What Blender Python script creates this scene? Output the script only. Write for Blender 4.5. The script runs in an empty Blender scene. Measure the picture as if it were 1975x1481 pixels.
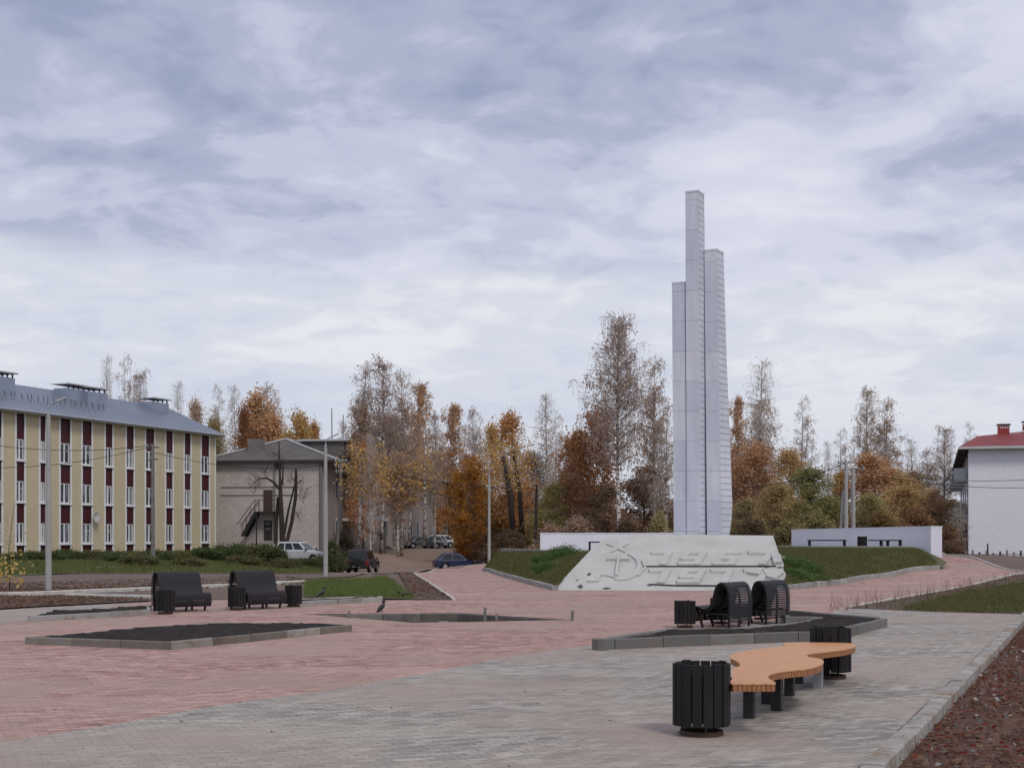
import bpy, bmesh, math, random
import numpy as np
from mathutils import Vector, Matrix
S = bpy.context.scene
# ---------------------------------------------------------------- camera, sky, sun, exposure
F = 2650.0; HC = 1.9; HY = 1032.0; CX = 987.5; PW = 1975.0
cam_d = bpy.data.cameras.new('camera'); cam = bpy.data.objects.new('camera', cam_d)
S.collection.objects.link(cam); S.camera = cam
cam.location = (0, 0, HC); cam.rotation_euler = (math.radians(90), 0, 0)
cam_d.sensor_fit = 'HORIZONTAL'; cam_d.sensor_width = 36; cam_d.lens = 36*F/PW
cam_d.shift_y = (HY-740.5)/PW; cam_d.clip_start = .1; cam_d.clip_end = 6000
S.view_settings.view_transform = 'Standard'; S.view_settings.look = 'None'
S.view_settings.exposure = 0.1; S.view_settings.gamma = 1
SUN_EL = math.radians(48); SUN_AZ = math.radians(152)   # direction the light comes from, measured from +Y towards +X
sd = bpy.data.lights.new('sun', 'SUN'); sd.energy = 1.4; sd.angle = math.radians(15); sd.color = (1, .93, .84)
sun = bpy.data.objects.new('sun', sd); S.collection.objects.link(sun)
sdir = Vector((math.sin(SUN_AZ)*math.cos(SUN_EL), math.cos(SUN_AZ)*math.cos(SUN_EL), math.sin(SUN_EL)))
sun.rotation_euler = sdir.to_track_quat('Z', 'Y').to_euler(); sun.location = (0, -20, 40)
W = bpy.data.worlds.new('World'); S.world = W; W.use_nodes = True
def world():
    nt = W.node_tree; N = nt.nodes; L = nt.links; N.clear()
    def n(t, **k):
        x = N.new(t)
        for a, b in k.items(): setattr(x, a, b)
        return x
    def mth(op, a, b=None, c=None, clamp=False):
        x = n('ShaderNodeMath', operation=op, use_clamp=clamp)
        for i, v in enumerate((a, b, c)):
            if v is None: continue
            if isinstance(v, (int, float)): x.inputs[i].default_value = v
            else: L.new(v, x.inputs[i])
        return x.outputs[0]
    def ramp(f, stops):
        r = n('ShaderNodeValToRGB'); r.color_ramp.interpolation = 'EASE'
        e = r.color_ramp.elements
        while len(e) > 1: e.remove(e[-1])
        e[0].position = stops[0][0]; e[0].color = (*stops[0][1], 1)
        for p, c in stops[1:]:
            q = e.new(p); q.color = (*c, 1)
        L.new(f, r.inputs[0]); return r.outputs[0]
    def mix(f, a, b, bt='MIX'):
        x = n('ShaderNodeMix', data_type='RGBA', blend_type=bt)
        if isinstance(f, (int, float)): x.inputs[0].default_value = f
        else: L.new(f, x.inputs[0])
        for i, v in ((6, a), (7, b)):
            if isinstance(v, tuple): x.inputs[i].default_value = (*v, 1)
            else: L.new(v, x.inputs[i])
        return x.outputs[2]
    tc = n('ShaderNodeTexCoord'); sep = n('ShaderNodeSeparateXYZ'); L.new(tc.outputs['Generated'], sep.inputs[0])
    x, y, z = sep.outputs
    zz = mth('MAXIMUM', z, 0.0); den = mth('ADD', zz, 0.20)
    u = mth('DIVIDE', x, den); v = mth('DIVIDE', y, den)
    def noise(su, sv, off, det, rough, dist, sc=1.0):
        cb = n('ShaderNodeCombineXYZ')
        L.new(mth('MULTIPLY', u, su), cb.inputs[0]); L.new(mth('MULTIPLY', v, sv), cb.inputs[1]); cb.inputs[2].default_value = off
        t = n('ShaderNodeTexNoise', noise_dimensions='3D'); L.new(cb.outputs[0], t.inputs['Vector'])
        t.inputs['Scale'].default_value = sc; t.inputs['Detail'].default_value = det
        t.inputs['Roughness'].default_value = rough; t.inputs['Distortion'].default_value = dist
        return t.outputs['Fac']
    big = noise(.62, 1.40, 3.7, 3, .5, .4)
    med = noise(2.9, 3.2, 5.1, 7, .52, .5)
    fine = noise(8.0, 8.5, 1.3, 6, .55, .5)
    d = mth('ADD', mth('MULTIPLY', big, .45), mth('ADD', mth('MULTIPLY', med, .38), mth('MULTIPLY', fine, .17)))
    up = ramp(d, [(.375, (.300, .345, .490)), (.44, (.400, .435, .575)), (.485, (.515, .545, .675)), (.545, (.625, .645, .755)), (.64, (.730, .740, .815))])
    # the far deck: thin bright stratus under the edge of the dark deck
    lowd = mth('ADD', mth('MULTIPLY', noise(1.0, 1.3, 22.0, 5, .5, .3), .7), mth('MULTIPLY', fine, .3))
    low = ramp(lowd, [(.38, (.545, .585, .695)), (.48, (.640, .665, .750)), (.58, (.755, .765, .805))])
    edge = mth('ADD', z, mth('MULTIPLY', mth('SUBTRACT', big, .5), .10))
    edge = mth('ADD', edge, mth('MULTIPLY', mth('SUBTRACT', med, .5), .07))
    mr = n('ShaderNodeMapRange', interpolation_type='SMOOTHSTEP'); L.new(edge, mr.inputs[0])
    mr.inputs[1].default_value = .165; mr.inputs[2].default_value = .205
    cl = mix(mr.outputs[0], low, up)
    # lower still the air greys
    mh = n('ShaderNodeMapRange', interpolation_type='SMOOTHSTEP'); L.new(z, mh.inputs[0])
    mh.inputs[1].default_value = .02; mh.inputs[2].default_value = .15
    cl = mix(mh.outputs[0], (.62, .65, .735), cl)
    sky = n('ShaderNodeTexSky', sky_type='NISHITA'); sky.sun_disc = False; sky.sun_elevation = SUN_EL; sky.sun_rotation = SUN_AZ % (2*math.pi)
    sk = mix(1.0, sky.outputs[0], (.1, .1, .1), 'MULTIPLY')
    out = mix(.95, sk, cl)
    bg = n('ShaderNodeBackground'); L.new(out, bg.inputs[0]); bg.inputs[1].default_value = 1.0
    o = n('ShaderNodeOutputWorld'); L.new(bg.outputs[0], o.inputs[0])
world()
# ---------------------------------------------------------------- helpers
C = S.collection
def sm(a, b, x): 
    t = np.clip((x-a)/(b-a), 0, 1); return t*t*(3-2*t)
CP = np.array([(-60,95,.7),(-34,95,.56),(-30,105,.5),(-26,116,.5),(-20,112,.4),(-22,66,0),(-15,70,-.1),(-16,62,0),(-24,120,.8),(-18,121,.7),(-14,118,.3),
 (-26,80,.2),(-20,85,.1),(-15,88,-.35),(-11,88,-.65),(-12,81,-.45),(-10,150,.38),(-5,160,.38),(-14,150,.4),(-11,98,-.85),(-13,96,-.7),(-8,102,-.9),(-5,115,-.95),(-7,125,-.5),(0,108,-.5),(-1.6,94,0),(-3,80,0),(-4.7,67,0),
 (-8,80,-.4),(-5.8,84,-.5),(-4.8,92,-.65),(-3.2,101,-.75),(-3.5,108,-.9),(-8,90,-.7),(-10,73,-.2),(-9,66,-.03),(2,120,0),(8,110,.3),(25,110,.6),(40,120,.6),(8,70,0),(0,70,0),(0,60,0),(9.5,60,0),
 (19.7,63,.34),(22.9,73,.84),(22.3,77,.9),(23,61.7,.2),(15,56,.12),(12,52,0),(35,105,.3),(36,80,.3),(30,70,.3),(26,62,.15),(26,54,0),(-40,60,0),(-60,70,.2),(60,60,0),(60,100,.3),(0,200,.4),(-60,200,.6),(60,200,.5),(17,75,.6),(26,75,.8)])
def h(x, y):
    x = np.asarray(x, float); y = np.asarray(y, float)
    d2 = (x[..., None]-CP[:, 0])**2 + (y[..., None]-CP[:, 1])**2
    w = 1/(d2+6.0)**2.2
    z = (w*CP[:, 2]).sum(-1)/w.sum(-1)
    return z*sm(47, 58, y)*(1-.0*y)
def hz(x, y): return float(h(np.array(x), np.array(y)))
def G(px, py, z=None):
    """the ground point seen at a pixel of the photograph"""
    if z is not None:
        Y = F*(HC-z)/(py-HY); return Vector(((px-CX)/F*Y, Y, z))
    ys = np.linspace(8, 260, 5041); xs = (px-CX)/F*ys; zr = HC-(py-HY)/F*ys
    k = np.argmax(h(xs, ys) >= zr); return Vector((xs[k], ys[k], hz(xs[k], ys[k])))
def P(px, py, Y): return Vector(((px-CX)/F*Y, Y, HC-(py-HY)/F*Y))
def PX(px, Y): return (px-CX)/F*Y
def PZ(py, Y): return HC-(py-HY)/F*Y

class MB:
    def __init__(s): s.v = []; s.f = []
    def add(s, vs, fs):
        o = len(s.v); s.v += [tuple(p) for p in vs]; s.f += [tuple(i+o for i in q) for q in fs]; return s
    def box(s, x0, x1, y0, y1, z0, z1, M=None, b=0.0):
        if b > 0:
            bm = bmesh.new(); bmesh.ops.create_cube(bm, size=1)
            for q in bm.verts: q.co = Vector(((x0+x1)/2+q.co.x*(x1-x0), (y0+y1)/2+q.co.y*(y1-y0), (z0+z1)/2+q.co.z*(z1-z0)))
            bmesh.ops.bevel(bm, geom=bm.edges[:], offset=b, segments=2, affect='EDGES', profile=.6)
            bm.verts.index_update(); vs = [q.co.copy() for q in bm.verts]; fs = [[q.index for q in f.verts] for f in bm.faces]; bm.free()
        else:
            vs = [Vector(p) for p in ((x0,y0,z0),(x1,y0,z0),(x1,y1,z0),(x0,y1,z0),(x0,y0,z1),(x1,y0,z1),(x1,y1,z1),(x0,y1,z1))]
            fs = [(0,3,2,1),(4,5,6,7),(0,1,5,4),(1,2,6,5),(2,3,7,6),(3,0,4,7)]
        if M is not None: vs = [M @ p for p in vs]
        return s.add(vs, fs)
    def prism(s, poly, z0, z1, M=None, cap=True):
        """poly [(x,y)] counter-clockwise; z0,z1 numbers or functions"""
        n = len(poly); f0 = z0 if callable(z0) else (lambda x, y: z0); f1 = z1 if callable(z1) else (lambda x, y: z1)
        vs = [Vector((x, y, f0(x, y))) for x, y in poly]+[Vector((x, y, f1(x, y))) for x, y in poly]
        fs = [(i, (i+1) % n, n+(i+1) % n, n+i) for i in range(n)]
        if cap: fs += [tuple(range(n-1, -1, -1)), tuple(range(n, 2*n))]
        if M is not None: vs = [M @ p for p in vs]
        return s.add(vs, fs)
    def tube(s, pts, rad, n=8, cap=True):
        pts = [Vector(p) for p in pts]
        if not hasattr(rad, '__len__'): rad = [rad]*len(pts)
        o = len(s.v); ref = None; fs = []; vs = []
        for i, p in enumerate(pts):
            t = (pts[min(i+1, len(pts)-1)]-pts[max(i-1, 0)])
            t = t.normalized() if t.length > 1e-9 else Vector((0, 0, 1))
            if ref is None: ref = Vector((1, 0, 0)) if abs(t.x) < .8 else Vector((0, 1, 0))
            a = ref-t*ref.dot(t); a.normalize(); ref = a; b = t.cross(a)
            for k in range(n):
                an = 2*math.pi*k/n; vs.append(p+(a*math.cos(an)+b*math.sin(an))*rad[i])
        for i in range(len(pts)-1):
            for k in range(n): fs.append((i*n+k, i*n+(k+1) % n, (i+1)*n+(k+1) % n, (i+1)*n+k))
        if cap: fs += [tuple(range(n-1, -1, -1)), tuple((len(pts)-1)*n+k for k in range(n))]
        return s.add(vs, fs)
    def bar(s, a, b, w, d=None, up=(0, 0, 1)):
        """a rectangular bar from a to b"""
        a = Vector(a); b = Vector(b); d = w if d is None else d; t = (b-a).normalized(); up = Vector(up)
        if abs(t.dot(up)) > .98: up = Vector((1, 0, 0))
        r = t.cross(up).normalized(); u = r.cross(t)
        vs = [p+r*i*w/2+u*j*d/2 for p in (a, b) for i, j in ((-1,-1),(1,-1),(1,1),(-1,1))]
        return s.add(vs, [(0,3,2,1)[::-1], (4,5,6,7)[::-1], (0,1,5,4)[::-1], (1,2,6,5)[::-1], (2,3,7,6)[::-1], (3,0,4,7)[::-1]])
    def quads(s, V):   # V (n,4,3)
        o = len(s.v); n = len(V); s.v += V.reshape(-1, 3).tolist()
        s.f += [(o+4*i, o+4*i+1, o+4*i+2, o+4*i+3) for i in range(n)]; return s
    def build(s, name, mat=None, parent=None, smooth=False, world=False, loc=None):
        me = bpy.data.meshes.new(name); v = s.v
        if world and parent is not None:
            l = parent.matrix_local.translation; v = [(a-l.x, b-l.y, c-l.z) for a, b, c in v]
        me.from_pydata(v, [], s.f)
        if mat is not None: me.materials.append(mat)
        if smooth:
            me.polygons.foreach_set('use_smooth', [True]*len(me.polygons))
            if smooth == 'auto': me.set_sharp_from_angle(angle=math.radians(35))
        me.update()
        o = bpy.data.objects.new(name, me); C.objects.link(o)
        if parent is not None: o.parent = parent
        if loc is not None: o.location = loc
        return o
def tag(o, label=None, cat=None, group=None, kind=None):
    if label: o['label'] = label
    if cat: o['category'] = cat
    if group: o['group'] = group
    if kind: o['kind'] = kind
    return o
def empty(name, loc=(0, 0, 0), rz=0, label=None, cat=None, group=None):
    o = bpy.data.objects.new(name, None); C.objects.link(o); o.location = loc; o.rotation_euler = (0, 0, rz)
    o.empty_display_size = .2
    bpy.context.view_layer.update()
    return tag(o, label, cat, group)
def dup(root, loc, rz=0, scale=None, label=None, group=None, color=None):
    r = root.copy(); C.objects.link(r); r.location = loc; r.rotation_euler = (0, 0, rz)
    if scale is not None: r.scale = scale if hasattr(scale, '__len__') else (scale,)*3
    if label: r['label'] = label
    if group: r['group'] = group
    for ch in list(root.children):
        c = ch.copy(); C.objects.link(c); c.parent = r
        if color and ch.name.startswith('crown'): c.color = (*color, 1)
        for g in list(ch.children):
            d = g.copy(); C.objects.link(d); d.parent = c
    return r
def rot_m(o=(0, 0, 0), rz=0, rx=0, ry=0):
    return Matrix.Translation(o) @ Matrix.Rotation(rz, 4, 'Z') @ Matrix.Rotation(ry, 4, 'Y') @ Matrix.Rotation(rx, 4, 'X')
# ---------------------------------------------------------------- materials
class NT:
    def __init__(s, name):
        s.m = bpy.data.materials.new(name); s.m.use_nodes = True; s.t = s.m.node_tree; s.N = s.t.nodes; s.L = s.t.links
        s.b = s.N['Principled BSDF']; s.b.inputs['Specular IOR Level'].default_value = .3
        s.tc = s.N.new('ShaderNodeTexCoord')
    def n(s, t, **k):
        x = s.N.new(t)
        for a, b in k.items(): setattr(x, a, b)
        return x
    def set(s, inp, v):
        if isinstance(v, (int, float)): inp.default_value = v
        elif isinstance(v, tuple): inp.default_value = (*v, 1) if len(v) == 3 and inp.type == 'RGBA' else v
        else: s.L.new(v, inp)
    def vec(s, scale=(1, 1, 1), rot=(0, 0, 0), src=None):
        m = s.n('ShaderNodeMapping'); s.L.new(src or s.tc.outputs['Object'], m.inputs[0])
        m.inputs['Scale'].default_value = scale; m.inputs['Rotation'].default_value = rot; return m.outputs[0]
    def noise(s, scale, det=4, rough=.55, vec=None, dist=0):
        t = s.n('ShaderNodeTexNoise'); s.L.new(vec or s.tc.outputs['Object'], t.inputs['Vector'])
        t.inputs['Scale'].default_value = scale; t.inputs['Detail'].default_value = det; t.inputs['Roughness'].default_value = rough; t.inputs['Distortion'].default_value = dist
        return t.outputs['Fac']
    def ramp(s, f, stops, interp='LINEAR'):
        r = s.n('ShaderNodeValToRGB'); r.color_ramp.interpolation = interp; e = r.color_ramp.elements
        while len(e) > 1: e.remove(e[-1])
        e[0].position = stops[0][0]; c = stops[0][1]; e[0].color = (c, c, c, 1) if isinstance(c, (int, float)) else (*c, 1)
        for p, c in stops[1:]:
            q = e.new(p); q.color = (c, c, c, 1) if isinstance(c, (int, float)) else (*c, 1)
        s.L.new(f, r.inputs[0]); return r.outputs[0]
    def mix(s, f, a, b, bt='MIX'):
        x = s.n('ShaderNodeMix', data_type='RGBA', blend_type=bt); s.set(x.inputs[0], f); s.set(x.inputs[6], a); s.set(x.inputs[7], b); return x.outputs[2]
    def math(s, op, a, b):
        x = s.n('ShaderNodeMath', operation=op); s.set(x.inputs[0], a); s.set(x.inputs[1], b); return x.outputs[0]
    def bump(s, f, st=.3, dist=.01):
        b = s.n('ShaderNodeBump'); b.inputs['Strength'].default_value = st; b.inputs['Distance'].default_value = dist
        s.L.new(f, b.inputs['Height']); s.L.new(b.outputs[0], s.b.inputs['Normal'])
    def done(s, col, rough=.8, metal=0.0):
        s.set(s.b.inputs['Base Color'], col); s.set(s.b.inputs['Roughness'], rough); s.b.inputs['Metallic'].default_value = metal; return s.m
def mat(name, c, c2=None, scale=3.0, rough=.8, metal=0.0, bump=0.0, bscale=40.0, bdist=.01, spec=None, stretch=(1, 1, 1)):
    n = NT(name); c2 = c2 or tuple(x*.72 for x in c)
    v = n.vec(stretch)
    f = n.noise(scale, 6, .6, v); col = n.mix(n.ramp(f, [(.3, 0.0), (.7, 1.0)]), c, c2)
    g = n.noise(scale*9, 3, .6, v); col = n.mix(n.ramp(g, [(.3, 0.0), (.75, .45)]), col, tuple(x*.8 for x in c))
    if bump: n.bump(n.noise(bscale, 5, .6), bump, bdist)
    if spec is not None: n.b.inputs['Specular IOR Level'].default_value = spec
    return n.done(col, rough, metal)
PROT = math.radians(23.4)
def pavers(name, ca, cb, mortar, sand, rot, bw=.2, bh=.1, mort=.006, tint=None, stainc=(.1, .09, .085)):
    n = NT(name); v = n.vec((1, 1, 1), (0, 0, rot))
    wob = n.n('ShaderNodeVectorMath', operation='MULTIPLY_ADD'); nz = n.n('ShaderNodeTexNoise'); nz.inputs['Scale'].default_value = .55; n.L.new(v, nz.inputs['Vector'])
    n.L.new(nz.outputs['Color'], wob.inputs[0]); wob.inputs[1].default_value = (.07, .07, 0); n.L.new(v, wob.inputs[2]); v2 = wob.outputs[0]
    b = n.n('ShaderNodeTexBrick'); n.L.new(v2, b.inputs['Vector']); b.offset = .5
    n.set(b.inputs['Color1'], ca); n.set(b.inputs['Color2'], cb); n.set(b.inputs['Mortar'], ca)
    b.inputs['Scale'].default_value = 1; b.inputs['Brick Width'].default_value = bw; b.inputs['Row Height'].default_value = bh
    b.inputs['Mortar Size'].default_value = mort; b.inputs['Mortar Smooth'].default_value = .3; b.inputs['Bias'].default_value = 0
    jm = n.math('MULTIPLY', b.outputs['Fac'], n.ramp(n.noise(.9, 5, .65), [(.36, .12), (.62, 1.0)]))
    col = n.mix(jm, b.outputs['Color'], mortar)
    # single odd stones, dark and light
    cell = n.n('ShaderNodeTexVoronoi'); n.L.new(n.vec((1/bw, 1/bh, 1), (0, 0, 0), v2), cell.inputs['Vector']); cell.inputs['Scale'].default_value = .9; cell.inputs['Randomness'].default_value = .6
    sep = n.n('ShaderNodeSeparateColor'); n.L.new(cell.outputs['Color'], sep.inputs[0])
    lump = n.ramp(n.noise(.5, 4, .6), [(.32, .15), (.56, 1.0)])
    col = n.mix(n.math('MULTIPLY', n.ramp(sep.outputs[0], [(.72, 0.0), (.80, .6)]), lump), col, tuple(x*.52 for x in ca))
    col = n.mix(n.math('MULTIPLY', n.ramp(sep.outputs[1], [(.82, 0.0), (.90, .5)]), n.ramp(n.noise(.8, 3, .6, dist=.3), [(.4, .2), (.65, 1.0)])), col, tuple(min(.75, x*1.5) for x in cb))
    # swept sand, tracks and damp
    sv = n.vec((.35, 1.1, 1), (0, 0, -.1))
    s1 = n.noise(.55, 6, .62, sv, .4)
    col = n.mix(n.ramp(s1, [(.45, 0.0), (.68, .7)]), col, sand)
    if tint: col = n.mix(n.ramp(n.noise(.22, 4, .6), [(.45, 0.0), (.60, .85)]), col, tint)
    st = n.noise(.33, 5, .6, n.vec((.6, 1.6, 1), (0, 0, .5)), .5)
    col = n.mix(n.ramp(st, [(.56, 0.0), (.74, .55)]), col, stainc)
    col = n.mix(n.ramp(n.noise(45, 4, .7), [(.35, .0), (.75, .35)]), col, tuple(x*.6 for x in ca))
    sp = n.noise(14, 2, .5); col = n.mix(n.ramp(sp, [(.70, 0.0), (.76, .5)]), col, (.5, .47, .43))
    hgt = n.mix(.22, b.outputs['Fac'], n.noise(6, 4, .6)); inv = n.math('SUBTRACT', 1.0, hgt)
    inv = n.math('ADD', inv, n.math('MULTIPLY', sep.outputs[2], .18))
    n.bump(inv, .8, .012)
    return n.done(col, .86)
def leafmat(name, c, c2, rnd=1.0, use_obj=False, tl=.42):
    n = NT(name); g = n.n('ShaderNodeNewGeometry'); col = n.mix(g.outputs['Random Per Island'], c, c2)
    if use_obj:
        oi = n.n('ShaderNodeObjectInfo'); col = n.mix(1.0, oi.outputs['Color'], n.mix(g.outputs['Random Per Island'], (.65, .65, .65), (1.35, 1.3, 1.2)), 'MULTIPLY')
        col = n.mix(n.ramp(n.noise(.35, 3, .6), [(.4, 0.0), (.7, .5)]), col, n.mix(1.0, col, (.7, .85, .9), 'MULTIPLY'))
    n.done(col, .75); n.b.inputs['Specular IOR Level'].default_value = .15
    t = n.n('ShaderNodeBsdfTranslucent'); n.L.new(col, t.inputs[0]); mx = n.n('ShaderNodeMixShader'); mx.inputs[0].default_value = tl
    n.L.new(n.b.outputs[0], mx.inputs[1]); n.L.new(t.outputs[0], mx.inputs[2]); n.L.new(mx.outputs[0], n.N['Material Output'].inputs[0])
    return n.m
M = {}
M['red'] = pavers('red_pavers', (.29, .15, .13), (.54, .35, .305), (.16, .10, .09), (.51, .365, .32), -PROT, .2, .1, .005, (.37, .27, .22), (.22, .14, .12))
M['gray'] = pavers('gray_pavers', (.245, .222, .20), (.43, .395, .355), (.13, .115, .10), (.42, .37, .32), -PROT, .2, .1, .006, (.37, .29, .25), (.19, .165, .145))
def soilmat(name, a, b, c, sc=1.0):
    n = NT(name); f = n.noise(1.3*sc, 7, .65); col = n.mix(n.ramp(f, [(.35, 0.0), (.65, 1.0)]), a, b)
    col = n.mix(n.ramp(n.noise(9*sc, 6, .7), [(.5, 0.0), (.68, .9)]), col, c); n.bump(n.noise(14*sc, 8, .7), .9, .05); return n.done(col, .95)
M['ground'] = soilmat('ground_soil', (.125, .085, .068), (.19, .145, .12), (.09, .065, .05))
M['dirt'] = soilmat('dirt_road', (.115, .085, .07), (.20, .155, .13), (.07, .052, .043), .8)
M['yard'] = soilmat('dirt_yard', (.20, .138, .108), (.265, .19, .15), (.14, .10, .078), .5)
M['soil'] = soilmat('brown_soil', (.10, .068, .055), (.155, .105, .085), (.065, .045, .037))
M['black_soil'] = soilmat('black_soil', (.020, .0145, .0125), (.032, .023, .020), (.009, .007, .006), 2)
M['leafsoil'] = soilmat('leafy_soil', (.13, .07, .05), (.19, .11, .08), (.065, .038, .03), 2)
def wornkerb():
    n = NT('worn_kerb'); col = n.mix(n.ramp(n.noise(2.2, 6, .65), [(.35, 0.0), (.65, 1.0)]), (.40, .385, .36), (.27, .25, .23))
    col = n.mix(n.ramp(n.noise(1.1, 5, .7, dist=.5), [(.5, 0.0), (.62, .75)]), col, (.26, .17, .10)); col = n.mix(n.ramp(n.noise(8, 5, .7), [(.55, 0.0), (.68, .8)]), col, (.09, .075, .065)); n.bump(n.noise(16, 6, .7), .8, .03); return n.done(col, .95)
M['kerb_worn'] = wornkerb()
M['turf'] = soilmat('turf', (.085, .10, .04), (.12, .12, .055), (.10, .075, .05), 1.5)
def kerbm(name, c1, c2, stain=.5):
    n = NT(name); g = n.n('ShaderNodeNewGeometry'); col = n.mix(g.outputs['Random Per Island'], c1, c2)
    col = n.mix(n.ramp(n.noise(1.9, 6, .65), [(.4, 0.0), (.7, .7)]), col, tuple(x*.62 for x in c1)); sx = n.n('ShaderNodeSeparateXYZ'); n.L.new(n.tc.outputs['Object'], sx.inputs[0])
    col = n.mix(n.math('MULTIPLY', n.ramp(n.noise(3.5, 6, .7, dist=.4), [(.5, 0.0), (.62, 1.0)]), stain), col, (.17, .125, .09)); col = n.mix(n.ramp(n.noise(22, 4, .7), [(.5, 0.0), (.75, .6)]), col, tuple(x*.55 for x in c1))
    n.bump(n.noise(24, 6, .7), .7, .02); return n.done(col, .92)
M['kerb'] = kerbm('kerb_concrete', (.40, .39, .37), (.27, .26, .245))
M['kerb_mid'] = kerbm('kerb_stained', (.36, .34, .31), (.10, .085, .072), .7)
M['kerb_black'] = kerbm('kerb_blackish', (.07, .065, .06), (.24, .23, .215))  # near-black to mid grey concrete, tone varies from stone to stone
M['kerb_dark'] = kerbm('kerb_dark', (.22, .215, .21), (.115, .11, .105))
M['kerb_white'] = kerbm('kerb_pale', (.64, .62, .58), (.50, .475, .44), .35)
M['white_paint'] = mat('white_paint', (.71, .725, .80), (.64, .655, .74), .6, .7, bump=.15, bscale=12, stretch=(1, 1, .3))
def pylonm(side):
    n = NT('pylon_side' if side else 'pylon_front')
    b = n.n('ShaderNodeSeparateXYZ'); n.L.new(n.tc.outputs['Object'], b.inputs[0]); zz = n.math('DIVIDE', n.math('ADD', b.outputs[2], .3), 1.175); fl = n.n('ShaderNodeMath', operation='FLOOR'); n.L.new(zz, fl.inputs[0])
    oi = n.n('ShaderNodeObjectInfo'); wn = n.n('ShaderNodeTexWhiteNoise', noise_dimensions='1D'); n.L.new(n.math('ADD', fl.outputs[0], n.math('MULTIPLY', oi.outputs['Random'], 40.0)), wn.inputs['W'])
    col = n.mix(wn.outputs[0], (.545, .575, .665), (.65, .67, .75))
    col = n.mix(n.ramp(n.noise(1.2, 6, .65, n.vec((2, 2, .35))), [(.40, 0.0), (.75, .75)]), col, (.43, .45, .52))
    col = n.mix(n.ramp(n.noise(2.0, 5, .7, n.vec((6, 6, .16))), [(.54, 0.0), (.74, .28)]), col, (.42, .43, .48))
    fr = n.n('ShaderNodeMath', operation='FRACT'); n.L.new(n.math('DIVIDE', b.outputs[2], .245) if side else zz, fr.inputs[0])
    ln = n.ramp(fr.outputs[0], [(.10, 1.0), (.16, 0.0)] if side else [(.010, 1.0), (.022, 0.0)]); ln2 = n.math('MULTIPLY', ln, .62 if side else .35)
    col = n.mix(ln2, col, (.16, .17, .21)); n.bump(n.math('SUBTRACT', n.noise(18, 4, .6), n.math('MULTIPLY', ln, 2.0)), .3, .012); return n.done(col, .62)
M['pylon'] = pylonm(False); M['pylon_side'] = pylonm(True)
M['gap_shade'] = mat('groove_shadow_gap', (.17, .18, .23), (.12, .13, .17), 2, .9)
def slabm():
    n = NT('relief_concrete'); col = n.mix(n.ramp(n.noise(.9, 7, .65), [(.35, 0.0), (.7, 1.0)]), (.475, .475, .455), (.39, .39, .37))
    col = n.mix(n.ramp(n.noise(.5, 6, .7, dist=.8), [(.58, 0.0), (.72, .5)]), col, (.27, .265, .25))
    col = n.mix(n.ramp(n.noise(7, 6, .7), [(.6, 0.0), (.75, .5)]), col, (.50, .49, .465)); n.bump(n.noise(5, 8, .65), .6, .04); return n.done(col, .9)
M['slab'] = slabm()
M['crack'] = mat('broken_concrete', (.11, .105, .10), (.06, .06, .06), 8, .95)
M['black'] = mat('black_painted_wood', (.013, .012, .013), (.021, .019, .021), 6, .62, spec=.2, bump=.2, bscale=60, stretch=(1, 1, .2))
M['slat'] = mat('dark_slats', (.022, .020, .023), (.036, .033, .037), 5, .55, spec=.25, bump=.2, bscale=60, stretch=(.2, 1, 1))
M['metal_dark'] = mat('dark_metal', (.030, .030, .034), (.045, .04, .04), 8, .5, .3)
M['rust'] = mat('rusty_dark_metal', (.055, .040, .034), (.09, .05, .035), 9, .7, .2)
def woodm():
    n = NT('oiled_larch'); v = n.vec((1, 1, 1), (0, 0, -.36))
    st = n.noise(3, 6, .6, n.vec((14, .8, 3), (0, 0, 0), v)); col = n.mix(n.ramp(st, [(.3, 0.0), (.7, 1.0)]), (.66, .345, .165), (.50, .235, .10))
    w = n.n('ShaderNodeTexWave', bands_direction='Y'); n.L.new(v, w.inputs['Vector']); w.inputs['Scale'].default_value = 7.5; w.inputs['Distortion'].default_value = 0
    ln = n.ramp(w.outputs['Fac'], [(.06, 1.0), (.26, 0.0)]); col = n.mix(n.math('MULTIPLY', ln, .7), col, (.30, .12, .05)); n.bump(st, .15, .004)
    return n.done(col, .5)
M['wood'] = woodm()
def edgem():
    n = NT('larch_edge'); v = n.vec((1, 1, 1), (0, 0, -.36)); w = n.n('ShaderNodeTexWave', bands_direction='Y'); n.L.new(v, w.inputs['Vector']); w.inputs['Scale'].default_value = 7.5
    w2 = n.n('ShaderNodeTexWave', bands_direction='X'); n.L.new(v, w2.inputs['Vector']); w2.inputs['Scale'].default_value = 7.5
    col = n.mix(n.ramp(n.noise(9, 4, .6), [(.35, 0.0), (.7, 1.0)]), (.42, .185, .08), (.28, .115, .05)); ln = n.ramp(w2.outputs['Fac'], [(.1, 1.0), (.4, 0.0)]); col = n.mix(n.math('MULTIPLY', ln, .75), col, (.10, .045, .022))
    return n.done(col, .6)
M['woodedge'] = edgem()
M['zinc'] = mat('galvanised', (.42, .44, .46), (.33, .35, .37), 4, .45, .5)
M['post'] = mat('lamp_post_concrete', (.38, .375, .365), (.29, .285, .275), 2, .85, bump=.2)
M['oldpost'] = mat('weathered_post', (.20, .19, .18), (.13, .12, .11), 3, .9, bump=.3)
M['cream'] = mat('cream_panels', (.555, .475, .325), (.50, .42, .28), .9, .75, bump=.3, bscale=9)
M['burgundy'] = mat('burgundy_panels', (.062, .010, .014), (.05, .009, .012), 2, .55)
M['pvc'] = mat('white_window_frame', (.74, .75, .77), (.66, .67, .69), 2, .45)
M['trim'] = mat('pale_trim', (.60, .57, .48), (.52, .49, .41), 2, .6)
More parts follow.
